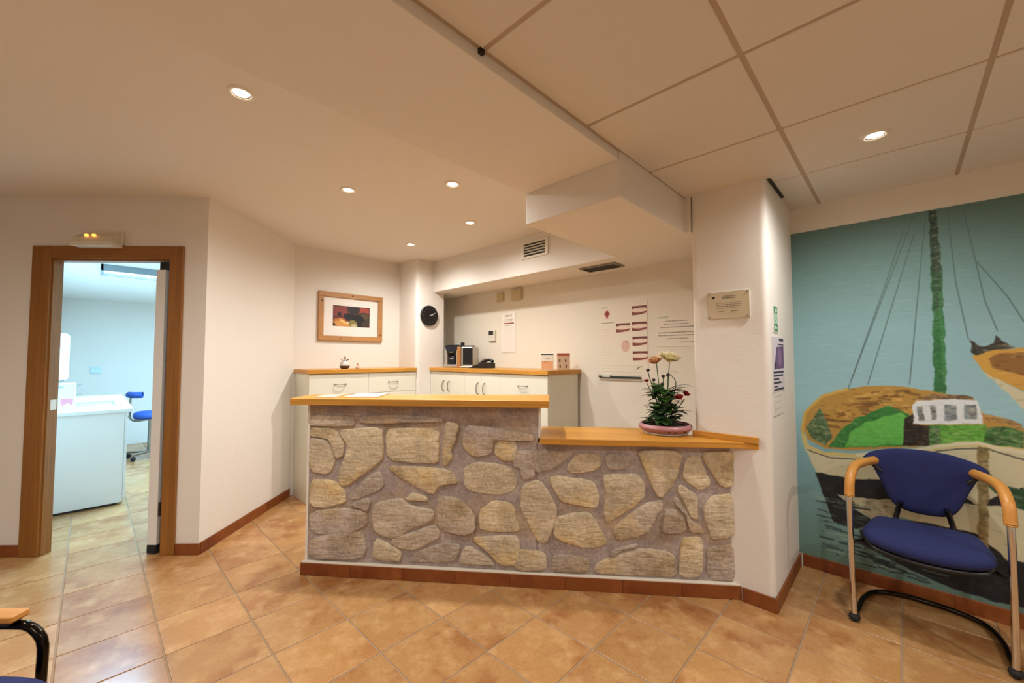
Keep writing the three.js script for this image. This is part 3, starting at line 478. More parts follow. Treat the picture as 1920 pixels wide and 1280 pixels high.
// ---------- painted boats: one flat wall painting ----------
{
  const X0 = -0.555, X1 = 2.2, Y0 = 0.078, Y1 = 2.168, W = 2000, Hh = 1517;
  const F = {
    mast:[0.141,2.162,0.167,2.158,0.177,1.908,0.183,1.561,0.176,1.145,0.13,1.142,0.137,1.564,0.138,1.915],
    boat1in:[-0.473,0.896,-0.458,0.979,-0.368,1.093,-0.243,1.146,-0.146,1.17,-0.019,1.175,0.099,1.158,0.208,1.136,0.275,1.129,0.308,1.045,0.37,1.013,0.434,0.984,0.431,0.875,0.303,0.886,0.2,0.875,0.039,0.835,-0.234,0.772,-0.355,0.766,-0.451,0.812],
    ribs:[-0.454,0.885,-0.381,1.013,-0.34,0.938,-0.322,0.836,-0.355,0.786,-0.429,0.821],
    tarpDark:[-0.334,0.782,-0.291,0.878,-0.199,0.971,-0.057,1.064,0.036,1.007,0.031,0.842,-0.273,0.785],
    tarp:[-0.263,0.79,-0.231,0.886,-0.152,0.958,-0.006,1.023,0.017,1.005,0.006,0.845],
    doorway:[0.01,0.993,0.049,1.026,0.047,0.961,0.105,0.962,0.102,0.853,0.001,0.838],
    cabbody:[0.101,0.967,0.31,0.991,0.306,0.888,0.097,0.852],
    cab:[0.042,1.061,0.064,1.097,0.207,1.117,0.289,1.113,0.301,1.049,0.299,0.993,0.043,0.964],
    w1:[0.061,1.062,0.088,1.07,0.085,0.989,0.062,0.986],
    w2:[0.116,1.076,0.135,1.077,0.132,0.994,0.114,0.992],
    w3:[0.166,1.084,0.213,1.088,0.21,1.002,0.165,0.997],
    w4:[0.24,1.09,0.283,1.093,0.28,1.013,0.238,1.008],
    roof:[0.039,1.102,0.13,1.137,0.253,1.139,0.278,1.124,0.274,1.112,0.129,1.111],
    farside:[0.301,1.047,0.363,1.034,0.435,1.005,0.434,0.979,0.362,1.002,0.303,1.012],
    fargreen:[0.309,0.975,0.375,0.988,0.434,0.969,0.431,0.881,0.307,0.89],
    boat2:[0.274,1.341,0.293,1.363,0.347,1.38,0.448,1.387,0.441,1.171,0.389,1.21,0.342,1.241,0.308,1.278],
    boat2in:[0.331,1.332,0.367,1.359,0.447,1.364,0.443,1.249,0.391,1.269,0.344,1.289],
    anchor:[0.271,1.438,0.298,1.404,0.323,1.398,0.348,1.413,0.36,1.456,0.383,1.423,0.422,1.39,0.347,1.378,0.289,1.349,0.271,1.366,0.279,1.399],
    hull:[-0.474,0.788,-0.441,0.759,-0.335,0.73,-0.215,0.743,0.039,0.814,0.2,0.867,0.303,0.888,0.43,0.855,0.426,0.736,0.413,0.325,0.298,0.296,0.185,0.4,-0.058,0.435,-0.222,0.479,-0.311,0.49,-0.34,0.541,-0.407,0.613,-0.443,0.692],
    boot:[-0.412,0.608,-0.238,0.601,-0.052,0.639,0.116,0.673,0.264,0.573,0.425,0.695,0.422,0.592,0.264,0.573,-0.055,0.519,-0.203,0.496,-0.311,0.494,-0.224,0.417,-0.131,0.37,-0.208,0.31,-0.326,0.314,-0.354,0.409,-0.383,0.519],
    hullbot:[-0.311,0.493,-0.203,0.494,-0.055,0.517,-0.023,0.444,-0.127,0.374,-0.224,0.423],
    post:[0.28,0.879,0.319,0.89,0.301,0.35,0.264,0.338],
    under:[-0.208,0.303,-0.131,0.368,0.027,0.423,0.26,0.422,0.36,0.317,0.413,0.325,0.405,0.1,0.319,0.095,0.176,0.102,0.019,0.144,-0.1,0.185,-0.182,0.219],
    gband:[0.312,0.745,0.359,0.691,0.425,0.684,0.421,0.581,0.376,0.59,0.31,0.68],
    rim:[-0.479,0.794,-0.452,0.764,-0.356,0.733,-0.235,0.742,0.039,0.811,0.2,0.867,0.281,0.884,0.431,0.875],
  };
  const ropes = [[0.078,2.154,-0.238,1.152], [0.075,2.046,-0.146,1.182], [0.124,2.131,0.1,1.898,0.033,1.19], [0.208,2.145,0.227,1.75,0.263,1.443], [0.269,2.129,0.327,1.638,0.364,1.483], [0.305,1.851,0.404,1.652,0.452,1.52], [0.033,2.08,-0.055,1.763,-0.222,1.204]];
  const tex = canvasTex(W, Hh, (x) => {
    const sx = (v) => (v - X0) / (X1 - X0) * W, sy = (v) => (Y1 - v) / (Y1 - Y0) * Hh, r = rngOf(2024);
    const sea = [[2.168, [88, 118, 112]], [1.9, [106, 142, 138]], [1.5, [136, 176, 182]], [1.05, [150, 192, 202]], [0.7, [122, 166, 174]], [0.35, [108, 144, 142]], [0.078, [98, 128, 116]]];
    const at = (y) => { for (let i = 0; i < sea.length - 1; i++) if (y <= sea[i][0] && y >= sea[i + 1][0]) return mix(sea[i + 1][1], sea[i][1], (y - sea[i + 1][0]) / (sea[i][0] - sea[i + 1][0])); return sea[0][1]; };
    for (let j = 0; j < Hh; j++) { const c = at(Y1 - j / Hh * (Y1 - Y0)); x.fillStyle = `rgb(${c.map(Math.round)})`; x.fillRect(0, j, W, 1); }
    x.lineCap = 'round';
    for (let k = 0; k < 9000; k++) { const y = Y0 + r() * (Y1 - Y0), px = r() * W, c = at(y), d = (r() - 0.45) * 34, l = 8 + r() * 46; x.strokeStyle = `rgba(${c.map((q) => Math.round(q + d))},0.45)`; x.lineWidth = 1 + r() * 3; x.beginPath(); x.moveTo(px, sy(y)); x.lineTo(px + l, sy(y) + (r() - 0.5) * 5); x.stroke(); }
    const path = (f) => { x.beginPath(); for (let i = 0; i < f.length; i += 2) x[i ? 'lineTo' : 'moveTo'](sx(f[i]), sy(f[i + 1])); };
    const fill = (f, c, rough = 0) => { path(f); x.closePath(); x.fillStyle = c; x.fill(); if (rough) { x.save(); x.clip(); let a = 1e9, b = -1e9, e = 1e9, g = -1e9; for (let i = 0; i < f.length; i += 2) { a = Math.min(a, sx(f[i])); b = Math.max(b, sx(f[i])); e = Math.min(e, sy(f[i + 1])); g = Math.max(g, sy(f[i + 1])); } for (let k = 0; k < 260; k++) { x.strokeStyle = r() < 0.5 ? `rgba(0,0,0,${0.1 * rough})` : `rgba(255,240,200,${0.1 * rough})`; x.lineWidth = 2 + r() * 6; const px = a + r() * (b - a), py = e + r() * (g - e); x.beginPath(); x.moveTo(px, py); x.lineTo(px + (r() - 0.3) * 40, py + (r() - 0.5) * 14); x.stroke(); } x.restore(); } };
    // second boat carried on beyond the first
    const ext = (f, ...p) => [...f, ...p];
    fill([0.274, 1.341, 0.293, 1.363, 0.347, 1.38, 0.448, 1.387, 0.9, 1.40, 1.4, 1.44, 1.7, 1.5, 1.62, 1.3, 1.4, 1.1, 0.9, 1.02, 0.6, 1.08, 0.441, 1.171, 0.389, 1.21, 0.342, 1.241, 0.308, 1.278], '#c79a44', 1.0);
    fill([0.331, 1.332, 0.367, 1.359, 0.447, 1.364, 0.9, 1.38, 1.35, 1.40, 1.2, 1.26, 0.8, 1.2, 0.443, 1.249, 0.391, 1.269, 0.344, 1.289], '#8c6430', 1.4);
    fill([0.31, 1.27, 0.44, 1.165, 0.6, 1.07, 0.9, 1.01, 1.4, 1.09, 1.62, 1.29, 1.55, 1.0, 1.2, 0.86, 0.8, 0.86, 0.5, 1.0], '#c9c4a4', 1);
    fill(F.anchor, '#2a2a22', 1);
    fill(F.mast, '#2b6e3c', 1.0); fill([0.14, 2.0, 0.172, 2.0, 0.18, 1.6, 0.14, 1.6], '#22512f', 1); fill([0.141, 2.162, 0.167, 2.158, 0.176, 1.91, 0.177, 1.82, 0.14, 1.82, 0.138, 1.915], '#1c3826', 1);
    x.strokeStyle = 'rgba(70,140,80,0.6)'; x.lineWidth = 8; path([0.17, 1.7, 0.172, 1.2]); x.stroke();
    // hull, boot stripe and water under it
    const right = [0.431, 0.875, 0.9, 0.93, 1.5, 1.05, 1.5, 0.55, 1.1, 0.4, 0.413, 0.325];
    fill([...F.hull.slice(0, 14), ...right, ...F.hull.slice(20)], '#c9c3a0', 1);
    fill(F.under, '#12151a', 0.8); fill([0.405, 0.1, 0.413, 0.325, 1.1, 0.4, 1.4, 0.3, 1.2, 0.12], '#12151a', 0.8);
    fill(F.boot, '#14171b', 0.6); fill(F.hullbot, '#b5b193', 1); fill(F.post, '#8a7a4a', 1.2); fill(F.gband, '#1f4a2c', 1); fill([0.425, 0.684, 1.5, 0.85, 1.5, 0.74, 0.421, 0.581], '#1f4a2c', 1);
    for (let k = 0; k < 260; k++) { const px = -0.42 + r() * 0.75, py = 0.1 + r() * 0.36; if (px > -0.05 + (0.3 - py)) continue; const c = r(); x.strokeStyle = c < 0.5 ? 'rgba(20,30,34,0.7)' : c < 0.75 ? 'rgba(150,170,150,0.6)' : 'rgba(70,100,96,0.7)'; x.lineWidth = 3 + r() * 5; x.beginPath(); x.moveTo(sx(px), sy(py)); x.lineTo(sx(px + 0.04 + r() * 0.06), sy(py + (r() - 0.5) * 0.012)); x.stroke(); }
    // deck of the near boat
    fill([...F.boat1in.slice(0, 24), 0.9, 1.06, 0.9, 0.93, ...F.boat1in.slice(24)], '#b08a40', 1.2);
    for (let k = 0; k < 220; k++) { const px = -0.42 + r() * 0.62, py = 0.86 + r() * 0.29; if (py > 1.15 - 1.6 * (px + 0.05) ** 2 || py < 0.9 + 0.3 * Math.max(0, px + 0.3)) continue; x.strokeStyle = r() < 0.5 ? 'rgba(110,72,28,0.5)' : r() < 0.5 ? 'rgba(214,176,92,0.5)' : 'rgba(70,48,24,0.45)'; x.lineWidth = 4 + r() * 8; x.beginPath(); x.moveTo(sx(px), sy(py)); x.lineTo(sx(px + 0.02 + r() * 0.04), sy(py + (r() - 0.35) * 0.03)); x.stroke(); }
    fill(F.ribs, '#4b6a42', 1.4); fill(F.tarpDark, '#2f7a34', 1.2); fill(F.tarp, '#5cb24a', 0.6);
    fill(F.fargreen, '#35702f', 1.2); fill(F.farside, '#b07f3c', 1); fill(F.cabbody, '#5fa83a', 1); fill([0.101, 0.967, 0.15, 0.972, 0.146, 0.862, 0.097, 0.852], '#2f6e2c', 0.8); fill(F.doorway, '#1c130d', 0.6);
    fill(F.roof, '#7a5a35', 0.8); fill(F.cab, '#d9e0e4', 0.25); for (const w of ['w1', 'w2', 'w3', 'w4']) fill(F[w], '#7f97a6', 0.8);
    x.strokeStyle = '#c9a650'; x.lineWidth = 11; path([-0.473, 0.83, ...F.boat1in.slice(0, 8)]); x.stroke(); path([-0.473, 0.83, ...F.rim.slice(2)]); x.strokeStyle = '#c9bb78'; x.lineWidth = 17; x.stroke();
    x.strokeStyle = '#d6cfae'; x.lineWidth = 14; path([-0.2, 0.755, 0.039, 0.818, 0.2, 0.873, 0.281, 0.89, 0.431, 0.865, 0.9, 0.92]); x.stroke();
    x.strokeStyle = '#3a3a34'; x.lineWidth = 4; path([-0.45, 0.742, -0.335, 0.712, -0.215, 0.722, 0.039, 0.79, 0.2, 0.845, 0.28, 0.862]); x.stroke(); path([0.32, 0.865, 0.43, 0.83, 0.9, 0.89]); x.stroke();
    // drag the wet paint about a little so that edges turn painterly
    const im = x.getImageData(0, 0, W, Hh), src = new Uint8ClampedArray(im.data), ja = fbm(501, 64, 3), jb = fbm(502, 64, 3);
    for (let j = 0; j < Hh; j++) for (let i = 0; i < W; i++) {
      const di = Math.round((ja(i / W, j / W) - 0.5) * 12), dj = Math.round((jb(i / W, j / W) - 0.5) * 9), o = (j * W + i) * 4; let a = 0, b = 0, c = 0;
      for (let k = 0; k < 4; k++) { const p = (Math.min(Hh - 1, Math.max(0, j + dj + (k >> 1) * 3)) * W + Math.min(W - 1, Math.max(0, i + di + (k & 1) * 3))) * 4; a += src[p]; b += src[p + 1]; c += src[p + 2]; }
      im.data[o] = a / 4; im.data[o + 1] = b / 4; im.data[o + 2] = c / 4;
    }
    x.putImageData(im, 0, 0);
    for (const l of ropes) { x.lineJoin = 'round'; x.strokeStyle = 'rgba(84,112,108,0.5)'; x.lineWidth = 5; path(l); x.stroke(); x.strokeStyle = 'rgba(70,94,90,0.35)'; x.lineWidth = 3; path(l); x.stroke(); }
  });
  const m = mesh('wall_painting', (() => { const g = span(X0, X1, Y0, Y1, ZW, ZW + 0.004), p = g.attributes.position, uv = g.attributes.uv; for (let i = 0; i < p.count; i++) uv.setXY(i, (p.getX(i) - X0) / (X1 - X0), (p.getY(i) - Y0) / (Y1 - Y0)); return g; })(), std('#ffffff', 0.62, { map: tex }), scene);
  tag(m, 'wall-sized painting of green and ochre fishing boats on teal water', 'mural');
}
// ---------- things on the counters ----------
const inBar = (s, y, z) => new THREE.Vector3(s, y, z).applyAxisAngle(new THREE.Vector3(0, 1, 0), BT).add(new THREE.Vector3(...BAR)).toArray();
{ // magazines on the high countertop
  const mag = (label, s, z, turn, w, h, y, col) => {
    const t = thing('magazine', label, 'magazine', inBar(s, y, z), BT + turn);
    mesh('pages', box(w, 0.005, h, 0, 0.0025, 0, 0.001), M.paper, t);
    mesh('cover', box(w + 0.003, 0.0012, h + 0.003, 0, 0.0056, 0), std('#ffffff', 0.25, { map: canvasTex(128, 128, (x) => { x.fillStyle = col[0]; x.fillRect(0, 0, 128, 128); x.fillStyle = col[1]; x.fillRect(10, 12, 108, 30); x.fillStyle = col[2]; x.beginPath(); x.ellipse(64, 84, 40, 30, 0, 0, 7); x.fill(); }) }), t);
  };
  mag('grey and white magazine lying on the high countertop', 0.34, -0.17, 0.1, 0.21, 0.26, 1.09, ['#d9d6d2', '#8d8a86', '#aaa6a0']);
  mag('pale pink leaflet lying on the high countertop beside the magazine', 0.13, -0.09, 0.1, 0.12, 0.17, 1.09, ['#e6cdbb', '#d0a791', '#efe3d8']);
}
{ // flower bowl on the low countertop
  const t = thing('flower_arrangement', 'flowers and leaves in a low pink speckled bowl beside the pillar', 'plant', inBar(2.262, 0.872, -0.235), BT);
  const bowl = mesh('bowl', lathe([[0, 0.004], [0.1, 0.004], [0.135, 0.012], [0.158, 0.032], [0.16, 0.045], [0.146, 0.06], [0.138, 0.058], [0.148, 0.044], [0.13, 0.03], [0, 0.03]], 40), std('#ab7578', 0.35), t);
  mesh('foot', lathe([[0, 0], [0.128, 0], [0.136, 0.006], [0.128, 0.012], [0, 0.012]], 40), std('#ddd3c8', 0.4), t);
  const r = rngOf(77);
  for (let k = 0; k < 16; k++) { const a = k / 16 * 6.283 + r() * 0.3, lo = r() * 0.03; mesh('speckle', new THREE.SphereGeometry(0.005 + r() * 0.004, 8, 6).scale(1, 1, 0.4).translate(0, 0, 0.158 - Math.abs(lo - 0.015) * 0.4).rotateY(a).translate(0, 0.026 + lo, 0), std('#2b2029', 0.4), bowl); }
  mesh('soil', lathe([[0, 0.055], [0.09, 0.05], [0.135, 0.045], [0, 0.03]], 24), std('#2a2218', 0.95), t);
  const leafG = (L, W, up = -0.35) => { const pos = [], idx = [], n = 5; for (let i = 0; i <= n; i++) { const u = i / n, w = W * Math.sin(Math.PI * Math.min(1, u * 0.94 + 0.06)) ** 0.8, y = up * L * u * u, d = i === n ? 0 : w; pos.push(-d, y + 0.12 * d, u * L, 0, y - 0.02 * W, u * L, d, y + 0.12 * d, u * L); } for (let i = 0; i < n; i++) { const a = i * 3; idx.push(a, a + 3, a + 1, a + 1, a + 3, a + 4, a + 1, a + 4, a + 2, a + 2, a + 4, a + 5); } const g = new THREE.BufferGeometry(); g.setAttribute('position', new THREE.Float32BufferAttribute(pos, 3)); g.setIndex(idx); g.computeVertexNormals(); return g; };
  const greens = ['#2c4a22', '#3f6a2c', '#1d3318', '#4d7a36', '#263f20'].map((c) => new THREE.MeshPhysicalMaterial({ color: c, roughness: 0.5, side: THREE.DoubleSide }));
  const leaf = (x, y, z, yaw, pitch, L, W, m) => { const l = mesh('leaf', leafG(L, W), greens[m], t); l.position.set(x, y * 1.2, z); l.rotation.set(pitch, yaw, 0, 'YXZ'); };
  for (let k = 0; k < 150; k++) { const a = r() * 6.283, q = r() ** 1.3, y = 0.055 + q * 0.17, rad = 0.015 + r() * 0.06 * (1 - q * 0.5); leaf(Math.sin(a) * rad, y, Math.cos(a) * rad, a, 0.1 - r() * 1.0, 0.05 + r() * 0.055, 0.018 + r() * 0.016, [0, 2, 4, 1, 2, 4, 0, 3][Math.floor(r() * 8)]); }
  for (let k = 0; k < 14; k++) { const a = -1.2 + k * 0.17 - 0.9; leaf(-0.03 + r() * 0.02, 0.2 + r() * 0.05, 0.02 + r() * 0.02, a, -0.5 + r() * 0.5, 0.06 + r() * 0.02, 0.03 + r() * 0.008, k % 2 ? 1 : 3); }
  const stemM = std('#3c5a2a', 0.6);
  const stem = (p) => mesh('stem', tube(p.map(([a, b, c]) => [a, b * 1.2, c]), 0.0028, 14, 6), stemM, t);
  // big cream bloom, a peach bloom, red roses and buds
  const bloom = (x, y, z, R0, c1, c2, n, tilt = [0, 0]) => {
    const b = new THREE.Group(); b.name = 'flower'; b.position.set(x, y * 1.2, z); b.rotation.set(tilt[0], 0, tilt[1]); t.add(b);
    const ma = new THREE.MeshPhysicalMaterial({ color: c1, roughness: 0.75, side: THREE.DoubleSide }), mb = new THREE.MeshPhysicalMaterial({ color: c2, roughness: 0.75, side: THREE.DoubleSide });
    for (let k = 0; k < n; k++) { const u = k / n, a = k * 2.399, L = R0 * (0.5 + 0.5 * u), g = leafG(L, L * 0.42, 0.15); g.rotateX(-(1.5 - 1.35 * u)); g.rotateY(a); mesh('petal', g, k % 3 ? ma : mb, b); }
    mesh('heart', new THREE.SphereGeometry(R0 * 0.3, 12, 8).translate(0, R0 * 0.2, 0), mb, b);
  };
  bloom(0.03, 0.375, 0.0, 0.085, '#efe6c0', '#e6d8a0', 44, [0.35, -0.15]); stem([[0.01, 0.08, 0], [0.02, 0.25, 0.01], [0.035, 0.39, 0.0]]);
  bloom(-0.055, 0.365, 0.01, 0.065, '#e3c095', '#cf9a70', 26, [0.35, 0.4]); stem([[-0.01, 0.08, 0], [-0.035, 0.24, 0.01], [-0.05, 0.37, 0.01]]);
  bloom(-0.115, 0.265, 0.03, 0.028, '#8e1f22', '#6f1418', 14); stem([[-0.03, 0.14, 0.02], [-0.08, 0.2, 0.03], [-0.113, 0.258, 0.03]]);
  bloom(0.065, 0.185, 0.075, 0.036, '#a5221f', '#7c1517', 16, [0.7, 0]); bloom(0.11, 0.2, 0.05, 0.038, '#97201f', '#701216', 16, [0.5, -0.5]); bloom(0.035, 0.165, 0.085, 0.024, '#efe3d0', '#e3cfae', 12, [0.8, 0.3]);
  stem([[0.02, 0.08, 0], [0.05, 0.14, 0.05], [0.065, 0.17, 0.068]]); stem([[0.03, 0.08, 0], [0.08, 0.14, 0.03], [0.108, 0.18, 0.044]]);
  for (const [x, y, z] of [[-0.07, 0.275, 0.02], [-0.02, 0.255, 0.03], [-0.012, 0.295, 0.02], [0.02, 0.3, 0.01], [-0.1, 0.325, 0.0]]) { mesh('bud', new THREE.SphereGeometry(0.011, 10, 8).scale(1.1, 0.9, 1).translate(x, y * 1.2, z), std('#2e2b22', 0.7), t); stem([[x * 0.3, 0.1, z], [x * 0.7, y * 0.7, z], [x, y - 0.008, z]]); }
  leaf(0.11, 0.25, 0.0, 1.2, -0.1, 0.06, 0.012, 2); leaf(0.02, 0.32, 0.0, 1.5, -0.2, 0.06, 0.012, 2); leaf(-0.13, 0.345, 0, -1.3, 0.1, 0.05, 0.012, 2); stem([[0.02, 0.1, 0], [0.07, 0.25, 0], [0.04, 0.3, 0], [0.02, 0.31, 0.0]]);
}
{ // back cabinet top
  const y = 1.23;
  const c = thing('coffee_maker', 'silver and dark blue coffee maker beside the column', 'coffee maker', [-3.80, y, -2.99], 25 * R);
  const sil = std('#b9b4ab', 0.35, { metalness: 0.6 }), navy = std('#131726', 0.3);
  mesh('base', box(0.19, 0.035, 0.24, 0, 0.0175, 0, 0.01), sil, c);
  mesh('body', join([box(0.04, 0.215, 0.22, -0.075, 0.1325, -0.01, 0.01), box(0.04, 0.215, 0.22, 0.075, 0.1325, -0.01, 0.01), box(0.14, 0.2, 0.06, 0, 0.13, -0.09, 0.01)]), sil, c);
  mesh('brew_head', front([-0.085, 0.245, 0.085, 0.245, 0.05, 0.165, -0.05, 0.165], -0.1, 0.112, 0.008), navy, c);
  mesh('lid', box(0.15, 0.016, 0.2, -0.01, 0.255, -0.02, 0.006), M.black, c);
  mesh('jug', lathe([[0, 0.037], [0.042, 0.037], [0.048, 0.06], [0.044, 0.12], [0.034, 0.14], [0, 0.142]], 24).translate(0, 0, 0.05), navy, c);
  mesh('badge', box(0.04, 0.008, 0.004, 0, 0.178, 0.114, 0.002), M.chrome, c); mesh('jug_band', box(0.05, 0.01, 0.004, 0, 0.1, 0.098, 0.002), M.chrome, c);
  const k = thing('capsule_machine', 'black and silver capsule coffee machine with a copper side', 'coffee machine', [-3.575, y, -3.0], 30 * R);
  mesh('body', box(0.15, 0.225, 0.21, 0.02, 0.125, 0, 0.02), sil, k); mesh('front_panel', box(0.115, 0.19, 0.012, 0.03, 0.13, 0.104, 0.006), M.black, k); mesh('side_panel', box(0.045, 0.235, 0.2, -0.075, 0.1175, 0.01, 0.008), std('#a8713c', 0.4), k);
  mesh('drip_tray', box(0.15, 0.016, 0.06, 0.02, 0.012, 0.12, 0.006), sil, k); mesh('lever', box(0.13, 0.014, 0.05, 0.01, 0.246, 0.0, 0.006), M.black, k); mesh('knob', cyl(0.022, 0.024, 0.05, -0.07, 0.262, 0.0, 20), M.black, k);
  const p = thing('telephone', 'black desk telephone with handset on the back cabinet top', 'telephone', [-3.26, y, -2.95], 6 * R);
  mesh('base', front([-0.1, 0, 0.1, 0, 0.1, 0.055, 0.06, 0.062, -0.1, 0.02], -0.08, 0.08, 0.006), M.black, p);
  mesh('handset', tube([[-0.1, 0.038, -0.05], [-0.04, 0.07, -0.05], [0.04, 0.088, -0.05], [0.09, 0.072, -0.05]], 0.016, 16, 10), M.black, p);
  for (let i = 0; i < 9; i++) mesh('key', box(0.014, 0.005, 0.012, -0.03 + (i % 3) * 0.022, 0.044 + (i % 3) * 0.006, 0.045 - Math.floor(i / 3) * 0.022, 0.002), std('#3a3a3c', 0.5), p);
  mesh('cord', tube([[-0.1, 0.006, 0.03], [-0.13, 0.006, 0.06], [-0.12, 0.005, 0.1], [-0.06, 0.005, 0.1]], 0.004, 20, 6), M.black, p);
  const cup = thing('cup', 'small white cup with dark drink behind the telephone', 'cup', [-3.35, y, -3.13]);
  mesh('body', lathe([[0, 0], [0.02, 0], [0.03, 0.03], [0.034, 0.075], [0.031, 0.075], [0.027, 0.03], [0, 0.006]], 24), M.white, cup); mesh('drink', cyl(0.029, 0.029, 0.002, 0, 0.06, 0, 20), M.dark, cup);
  mesh('handle', new THREE.TorusGeometry(0.016, 0.004, 8, 16).translate(0.044, 0.042, 0), M.white, cup);
  const bx = (label, pos, turn, w, h, d, faces) => { const t = thing('leaflet_box', label, 'box', pos, turn); mesh('carton', box(w, h, d, 0, h / 2, 0, 0.003), M.paper, t); mesh('print', new THREE.PlaneGeometry(w - 0.004, h - 0.004).translate(0, h / 2, d / 2 + 0.0008), std('#ffffff', 0.5, { map: canvasTex(128, 160, faces) }), t); };
  bx('white and orange leaflet carton on the back cabinet top', [-2.36, y, -2.93], 38 * R, 0.115, 0.15, 0.05, (x) => { x.fillStyle = '#e9e1d2'; x.fillRect(0, 0, 128, 160); x.fillStyle = '#24403a'; x.fillRect(0, 0, 128, 12); x.fillStyle = '#b9ad9c'; x.fillRect(40, 40, 50, 10); x.fillStyle = '#e3aa7c'; x.fillRect(4, 74, 120, 82); x.fillStyle = '#cf8a58'; x.fillRect(20, 80, 60, 8); });
  bx('brown patterned leaflet carton with red top on the back cabinet top', [-2.255, y, -3.035], 38 * R, 0.12, 0.155, 0.05, (x) => { x.fillStyle = '#c9a98a'; x.fillRect(0, 0, 128, 160); x.fillStyle = '#a8543f'; x.fillRect(0, 0, 128, 26); for (const [a, b] of [[20, 60], [80, 60], [24, 116], [84, 116]]) { x.fillStyle = '#5d3a2a'; x.fillRect(a, b, 14, 26); x.fillStyle = '#8a5a3f'; x.fillRect(a + 4, b - 8, 8, 8); } });
}
{ // ornaments under the picture
  const y = 1.23, t = thing('ornament', 'small silver and white ornament with petals on the drawer cabinet top', 'ornament', [-4.1, y, -1.80], 45 * R);
  mesh('dish', lathe([[0, 0], [0.03, 0], [0.046, 0.014], [0.05, 0.03], [0.044, 0.03], [0.03, 0.012], [0, 0.008]], 28), std('#4b3a30', 0.4), t);
  mesh('body', lathe([[0, 0.01], [0.035, 0.014], [0.045, 0.04], [0.04, 0.066], [0.02, 0.085], [0, 0.09]], 28), std('#d8d3cc', 0.25), t);
  for (let k = 0; k < 6; k++) { const a = k * 60 * R + 0.3, s = new THREE.SphereGeometry(0.02, 12, 8).scale(0.55, 0.16, 1.35).rotateX(-0.5).translate(0, 0.09, 0.032).rotateY(a); mesh('petal', s, k === 1 ? M.black : M.chrome, t); }
  mesh('top', new THREE.SphereGeometry(0.015, 14, 10).translate(0, 0.112, 0), M.chrome, t);
  const d = thing('figurine', 'tiny pinkish figurine next to the silver ornament', 'figurine', [-4.1, y, -1.94], 30 * R);
  mesh('body', lathe([[0, 0], [0.022, 0], [0.024, 0.008], [0.014, 0.018], [0.012, 0.034], [0.006, 0.04], [0, 0.042]], 20), std('#c9a391', 0.5), d); mesh('head', new THREE.SphereGeometry(0.009, 12, 8).translate(-0.002, 0.048, 0.002), std('#b98d79', 0.5), d);
}
